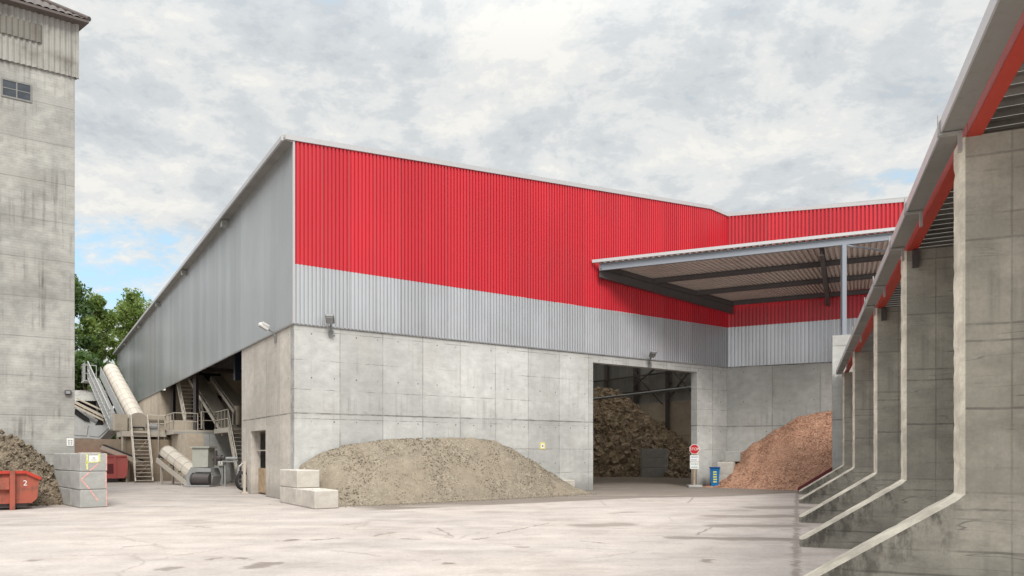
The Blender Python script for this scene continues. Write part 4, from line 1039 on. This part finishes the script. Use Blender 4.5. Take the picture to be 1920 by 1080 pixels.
k = MB(); k.box(-1.0 + 1, .8 + 1, 24.6 - 25, 24.68 - 25, PZ + .1, PZ + .75); k.box(-1.9 + 1, -.6 + 1, 25.3 - 25, 25.36 - 25, PZ + .80, PZ + 1.05); k.build('guard_panel', M['dusty'], pl)
for (x, y) in ((-3.3, 25.1), (-3.3, 28), (-.9, 25.1), (-1.0, 28)):
    k = MB(); k.ibeam(pk(x, y, 0), pk(x, y, PZ - .3), .18, .18); k.build('leg', M['dusty'], pl)
k = MB()
for i in range(5): k.tube(pk(-2.6 + i * .42, 26.2, PZ - .75), pk(-2.6 + i * .42, 26.9, PZ - .75), .2, 10)
k.box(-3.2 + 1, -.9 + 1, 26.6 - 25, 26.8 - 25, PZ - 1.05, PZ - .35); k.build('roller', M['dusty'], pl)
pb = empty('concrete_plinth', H(1, 22), ANG, 'grey concrete plinth under the platform behind the green grey machine', 'plinth')
k = MB(); k.box(-1.55, -.65, -3.0, 6, 0, PZ - .23); k.build('pier', M['beige'], pb)
k = MB(); k.box(-.645, 6, -1.35, 5.9, 0, PZ - .22); k.build('wall', M['wallC'], pb)

def part_on(root, name, mtl, fn):
    k = MB(); fn(k); return k.build(name, M[mtl], root)
part_on(pl, 'cable_tray', 'galv', lambda k: k.box(-.8 + 1, 1.9 + 1, 22.12 - 25, 22.18 - 25, PZ - .20, PZ - .08))
part_on(pl, 'drive_motor', 'machine', lambda k: (k.tube(pk(-2.0, 25.7, PZ + .35), pk(-1.3, 25.7, PZ + .35), .22, 12), k.tube(pk(-1.3, 25.7, PZ + .35), pk(-1.05, 25.7, PZ + .35), .12, 10), k.box(-2.05 + 1, -1.2 + 1, .5, .95, PZ, PZ + .14)))
part_on(pl, 'side_box', 'dusty', lambda k: (k.box(-1.75 + 1, -.75 + 1, 25.6 - 25, 26.6 - 25, PZ + .0, PZ + .95), k.box(-1.8 + 1, -.7 + 1, 25.55 - 25, 26.65 - 25, PZ + .95, PZ + 1.02)))
part_on(pl, 'feed_chute', 'dusty', lambda k: k.prism([pk(-1.3, 25.2, PZ - .36), pk(-.2, 25.2, PZ - .36), pk(-.1, 25.2, PZ - 1.2), pk(-.5, 25.2, PZ - 1.9), pk(-.9, 25.2, PZ - 1.9), pk(-1.2, 25.2, PZ - 1.1)], (0, .9, 0)))
part_on(pl, 'drop_pipe', 'rail', lambda k: k.tube(pk(-1.35, 24.6, PZ + .9), pk(-1.35, 24.6, PZ - 1.6), .035, 6))
part_on(pb, 'cable_duct', 'machine', lambda k: (k.box(1.2, 5.5, -1.50, -1.36, 1.55, 1.7), k.box(1.2, 1.28, -1.50, -1.36, .05, 1.55), k.box(2.6, 2.68, -1.50, -1.36, .05, 1.55)))
part_on(pb, 'valve', 'dark_steel', lambda k: (k.tube((1.9, -1.6, 1.9), (2.5, -1.6, 1.9), .12, 10), k.tube((2.2, -1.6, 1.7), (2.2, -1.6, 2.2), .09, 10)))

# ------------------------------------------------------------------ covered conveyors
def conveyor(name, p0, p1, label, r, deep, matc, segs, nf=14, legs=(), frame_mat='dusty', gapz=.16, beltm='rubber'):
    p0 = Vector(p0); p1 = Vector(p1); L_ = (p1 - p0).length; ax = (p1 - p0).normalized()
    yaw = math.atan2(ax.y, ax.x); pitch = math.asin(ax.z)
    base = Vector((p0.x, p0.y, 0)); o = empty(name, base, yaw, label, 'conveyor')
    T = Matrix.Translation((0, 0, p0.z)) @ Matrix.Rotation(-pitch, 4, 'Y')       # x along the belt
    if matc:
        k = MB(); n = nf
        arc = [(r * math.cos(math.pi * (i / n) * 1.0), r * math.sin(math.pi * i / n)) for i in range(n + 1)]
        arc = [(r, -deep)] + arc + [(-r, -deep)]
        for s_ in range(segs):
            x0 = L_ * s_ / segs; x1_ = L_ * (s_ + 1) / segs - .02
            for (a, b) in zip(arc[:-1], arc[1:]):
                k.add([T @ Vector((x0, a[0], a[1])), T @ Vector((x1_, a[0], a[1])), T @ Vector((x1_, b[0], b[1])), T @ Vector((x0, b[0], b[1]))], [(0,1,2,3)], 0, nf > 9)
            rr_ = [(a[0]*1.02, a[1]*1.02 if a[1] > 0 else a[1]) for a in arc]
            for (a, b) in zip(rr_[:-1], rr_[1:]):
                k.add([T @ Vector((x1_-.05, a[0], a[1])), T @ Vector((x1_+.03, a[0], a[1])), T @ Vector((x1_+.03, b[0], b[1])), T @ Vector((x1_-.05, b[0], b[1]))], [(0,1,2,3)], 1, True)
        for i in range(2, n, 3):      # long laps
            a = arc[i]; k.tube(T @ Vector((0, a[0]*1.005, a[1]*1.005)), T @ Vector((L_, a[0]*1.005, a[1]*1.005)), .012, 4, 1)
        for xe in (0, L_):
            k.add([T @ Vector((xe, a[0]*.98, a[1]*.98)) for a in arc], [tuple(range(len(arc)))], 0)
        k.build('hood', [M[matc], M['cover_seam']], o)
    k = MB()
    for y in (-r * .95, r * .95): k.beam(T @ Vector((-.2, y, -deep - gapz)), T @ Vector((L_ + .2, y, -deep - gapz)), .08, .26)
    m__ = 0
    while m__ < L_:
        k.beam(T @ Vector((m__, -r*.9, -deep - .2)), T @ Vector((m__, r*.9, -deep - .2)), .06, .08); m__ += 1.0
    k.build('frame', M[frame_mat], o)
    k = MB(); k.beam(T @ Vector((-.1, 0, -deep + .02)), T @ Vector((L_ + .1, 0, -deep + .02)), r * 1.6, .06); k.tube(T @ Vector((L_ + .1, -r*.8, -deep - .1)), T @ Vector((L_ + .1, r*.8, -deep - .1)), .16, 12); k.build('belt', M[beltm], o)
    for f in legs:
        c__ = T @ Vector((L_ * f, 0, -deep - .25))
        for y in (-r * .8, r * .8):
            k = MB(); k.beam((c__.x, y, 0), (c__.x, y, c__.z), .1, .1); k.build('leg', M[frame_mat], o)
    return o, T, L_
big_, TBc, LBc = conveyor('covered_conveyor', at(258, 788, 46.0), at(208, 694, 54.5), 'long pale hooded conveyor rising past the end of the grey cladding', .52, .50, 'cover', 11, legs=(.45, .9))
# walkway with railing along the long conveyor
k = MB(); k.beam(TBc @ Vector((.2, 1.15, -.75)), TBc @ Vector((LBc, 1.15, -.75)), .75, .08)
i = 0
while i < LBc:
    k.beam(TBc @ Vector((i, .8, -.69)), TBc @ Vector((i, 1.5, -.69)), .05, .05); i += .3
k.build('walkway', M['galv'], big_)
k = MB(); rail_on(k, [TBc @ Vector((.2, 1.5, -.72)), TBc @ Vector((LBc, 1.5, -.72))], 1.25, .7, .036); k.build('railing', M['galv'], big_)
k = MB(); e_ = TBc @ Vector((LBc, 1.15, -.75)); k.box(e_.x - .2, e_.x + 1.6, e_.y - .5, e_.y + .6, e_.z - .25, e_.z - .15)
rail_on(k, [(e_.x - .1, e_.y + .55, e_.z - .15), (e_.x + 1.5, e_.y + .55, e_.z - .15), (e_.x + 1.5, e_.y - .4, e_.z - .15)], 1.3, .5); k.build('landing', M['galv'], big_)
k = MB(); k.beam(TBc @ Vector((.3, .70, -.2)), TBc @ Vector((LBc, .70, -.2)), .03, .8); k.build('side_plate', M['machine'], big_)
k = MB(); k.box(-.25, .5, .62, 1.35, 3.25, 4.3); k.build('transfer_box', M['dusty'], big_)

sm_, TS, LS = conveyor('covered_conveyor', at(380, 905, 39.2) + Vector((0, 0, .15)), at(313, 848, 41.5), 'short pale hooded conveyor leading down into the green grey machine', .42, .14, 'cover', 5, nf=6, gapz=.42, legs=(.35, .95), frame_mat='rail')
# machine at its foot
q = gnd(383, 912); o = empty('feed_machine', q, ANG - R(35), 'green grey feed machine with hopper and drum at the foot of the short conveyor', 'machine')
k = MB(); k.prism([(-.44, -.45, 1.05), (.40, -.45, 1.05), (.42, -.45, 2.1), (-.46, -.45, 2.1)], (0, .8, 0)); k.box(-.56, .52, -.55, .45, 2.1, 2.17); k.build('hopper', M['hopper'], o)
k = MB(); k.prism([(-.72, -.50, .12), (.62, -.50, .12), (.70, -.50, .55), (.55, -.50, 1.0), (-.50, -.50, 1.05), (-.80, -.50, .6)], (0, 1.05, 0)); k.build('casing', M['machine'], o)
k = MB(); k.tube((-.30, -.62, .42), (.62, -.62, .42), .30, 18); k.tube((-.36, -.62, .42), (-.30, -.62, .42), .34, 18); k.build('drum', M['dark_steel'], o)
k = MB(); k.box(-.25, .62, -.60, -.505, .80, .86); k.box(-.75, .68, -.9, .5, .02, .11); k.build('skid', M['machine'], o)
k = MB(); k.tube((.60, -.2, 1.55), (1.05, -.2, 1.55), .17, 12); k.tube((1.05, -.2, 1.55), (1.2, -.2, 1.55), .1, 10); k.tube((.75, -.3, 1.15), (.75, -.3, 1.95), .1, 10); k.build('motor', M['dark_steel'], o)
k = MB(); k.box(1.1, 1.9, -.2, .25, 1.32, 1.4); k.beam((1.15, 0, 0), (1.15, 0, 1.32), .08, .08); k.beam((1.85, 0, 0), (1.85, 0, 1.32), .08, .08); k.tube((1.2, 0, 1.52), (1.85, 0, 1.52), .09, 10); k.build('side_frame', M['machine'], o)
q = gnd(416, 908); o = empty('control_post', q, ANG - R(40), 'slim grey control post with a white label beside the feed machine', 'control box')
k = MB(); k.box(-.11, .11, -.08, .08, 0, 1.45); k.box(-.2, .2, -.18, .18, 0, .05); k.build('column', M['machine'], o)
k = MB(); k.bbox(-.16, .16, -.16, -.082, 1.05, 1.55, .015); k.build('cabinet', M['hopper'], o)
k = MB(); k.box(-.11, .11, -.168, -.162, 1.15, 1.45); lb = k.build('label_plate', M['white'], o)
k = MB(); k.box(-.05, .05, -.172, -.1685, 1.2, 1.28); k.box(-.05, .05, -.172, -.1685, 1.33, 1.4); k.build('print', M['inkk'], lb)
conveyor('belt_conveyor', at(266, 862, 45.2), at(200, 836, 44.6), 'dusty brown open belt conveyor sticking out above the red container', .33, .02, None, 1, frame_mat='dusty', legs=(.35,))
conveyor('belt_conveyor', at(434, 806, 43.5), at(368, 704, 50.5), 'steep dusty belt conveyor rising inside the open bay', .55, .05, None, 1, frame_mat='rail', beltm='dusty')
conveyor('belt_conveyor', at(452, 765, 44.5), at(408, 706, 51), 'second steep conveyor in the bay close to the side wall end', .45, .05, None, 1, frame_mat='rail', beltm='dusty')
q = at(447, 800, 43); o = empty('pump_unit', q, ANG, 'dusty pump unit with pipes standing on the platform inside the bay', 'pump')
k = MB(); k.tube((0, 0, .1), (0, 0, 1.0), .16, 10); k.tube((0, 0, 1.0), (0, 0, 1.25), .22, 12); k.build('body', M['dusty'], o)
k = MB(); k.path([(-.3, 0, .1), (-.3, 0, .8), (0, 0, .95), (.25, 0, .7), (.25, 0, .1)], .05, 8); k.build('pipe', M['galv'], o)

# ------------------------------------------------------------------ trees
def leafmat(name, c, c2):
    m_, t_, b = mat(name)
    oi = t_.n('ShaderNodeTexCoord').outputs['Object']
    n_ = t_.noise(oi, .7, 4); n2_ = t_.noise(oi, 6, 2)
    cc = t_.mix(t_.m('ADD', t_.m('MULTIPLY', t_.mr(n_, .35, .65), .6), t_.m('MULTIPLY', n2_, .4)), C4(c), C4(c2))
    t_.set(b.inputs['Base Color'], cc); b.inputs['Roughness'].default_value = .6
    tr = t_.n('ShaderNodeBsdfTranslucent', {'Color': t_.mix(1.0, cc, (1.1, 1.3, .6, 1), 'MULTIPLY')})
    mx = t_.n('ShaderNodeMixShader', {0: .35, 1: b.outputs[0], 2: tr.outputs[0]})
    t_.L.new(mx.outputs[0], t_.N['Material Output'].inputs[0])
    return m_
def tree(p, height, spread, label, mt, seed, nleaf=15000, low=.2, nclump=46, lsz=.26):
    rr = random.Random(seed)
    o = empty('tree', p, 0, label, 'tree', 'trees behind the works')
    k = MB(); pts = [Vector((0, 0, 0))]
    for i in range(1, 7): pts.append(Vector((rr.gauss(0, .25), rr.gauss(0, .25), height * .8 * i / 6)))
    for i in range(6): k.tube(pts[i], pts[i+1], .42 * (1 - i / 7), 9, 0, .42 * (1 - (i+1) / 7))
    cl = []
    for c_ in range(nclump):
        zf = low + (1 - low) * rr.random() ** .85
        wz = math.sin(min(1, (zf - low + .08) / (1 - low + .08)) * math.pi * .86 + .25) 
        a = rr.uniform(0, 6.283); rad = spread * wz * math.sqrt(rr.uniform(.08, 1.0))
        c__ = Vector((math.cos(a) * rad, math.sin(a) * rad, height * zf)); cl.append((c__, rr.uniform(.75, 1.75) * spread / 5))
        b0 = pts[min(6, max(1, int(zf * 6)))].copy(); b0.z = min(b0.z, c__.z - .4) if c__.z > 1 else b0.z
        m1 = b0.lerp(c__, .55) + Vector((rr.gauss(0, .2), rr.gauss(0, .2), rr.uniform(0, .5)))
        k.tube(b0, m1, .11, 5, 0, .06, False); k.tube(m1, c__, .06, 5, 0, .025, False)
    k.build('trunk', M['bark'], o)
    k = MB(); vs = []; fs = []
    for i in range(nleaf):
        c__, r_ = rr.choice(cl)
        dv = Vector((rr.gauss(0, 1), rr.gauss(0, 1), rr.gauss(0, .8))); dv = dv.normalized() * r_ * rr.random() ** .45
        q_ = c__ + dv; n_ = Vector((rr.gauss(0, 1), rr.gauss(0, 1), rr.gauss(.5, 1))).normalized()
        e1_ = n_.orthogonal().normalized(); e1_.rotate(Matrix.Rotation(rr.uniform(0, 6.28), 3, n_)); e2_ = n_.cross(e1_)
        s_ = lsz * rr.uniform(.6, 1.3)
        b_ = len(vs); vs += [q_ - e1_*s_, q_ + e2_*s_*.45, q_ + e1_*s_, q_ - e2_*s_*.45]; fs.append((b_, b_+1, b_+2, b_+3))
    k.add(vs, fs); k.build('crown', mt, o)
    return o
LM1 = leafmat('leaf_dark', (.045, .085, .024), (.10, .16, .045)); LM2 = leafmat('leaf_light', (.10, .155, .04), (.23, .29, .08))
def tp(u, Y): q = at(u, 850, Y); q.z = 0; return q
tree(tp(108, 78), 21.3, 4.6, 'dark dense tree half hidden behind the concrete tower', LM1, 1, 22000, .12, 70)
tree(tp(182, 88), 20.6, 3.4, 'bushy tree between the tower and the covered conveyor', LM2, 2, 17000, .12, 60)
tree(tp(258, 104), 25.0, 4.6, 'light green airy tree rising above the far end of the grey cladding', LM2, 3, 13000, .25, 50)
tree(tp(165, 66), 10.2, 4.0, 'low dark tree behind the lean to roof', LM1, 4, 16000, .05, 50)
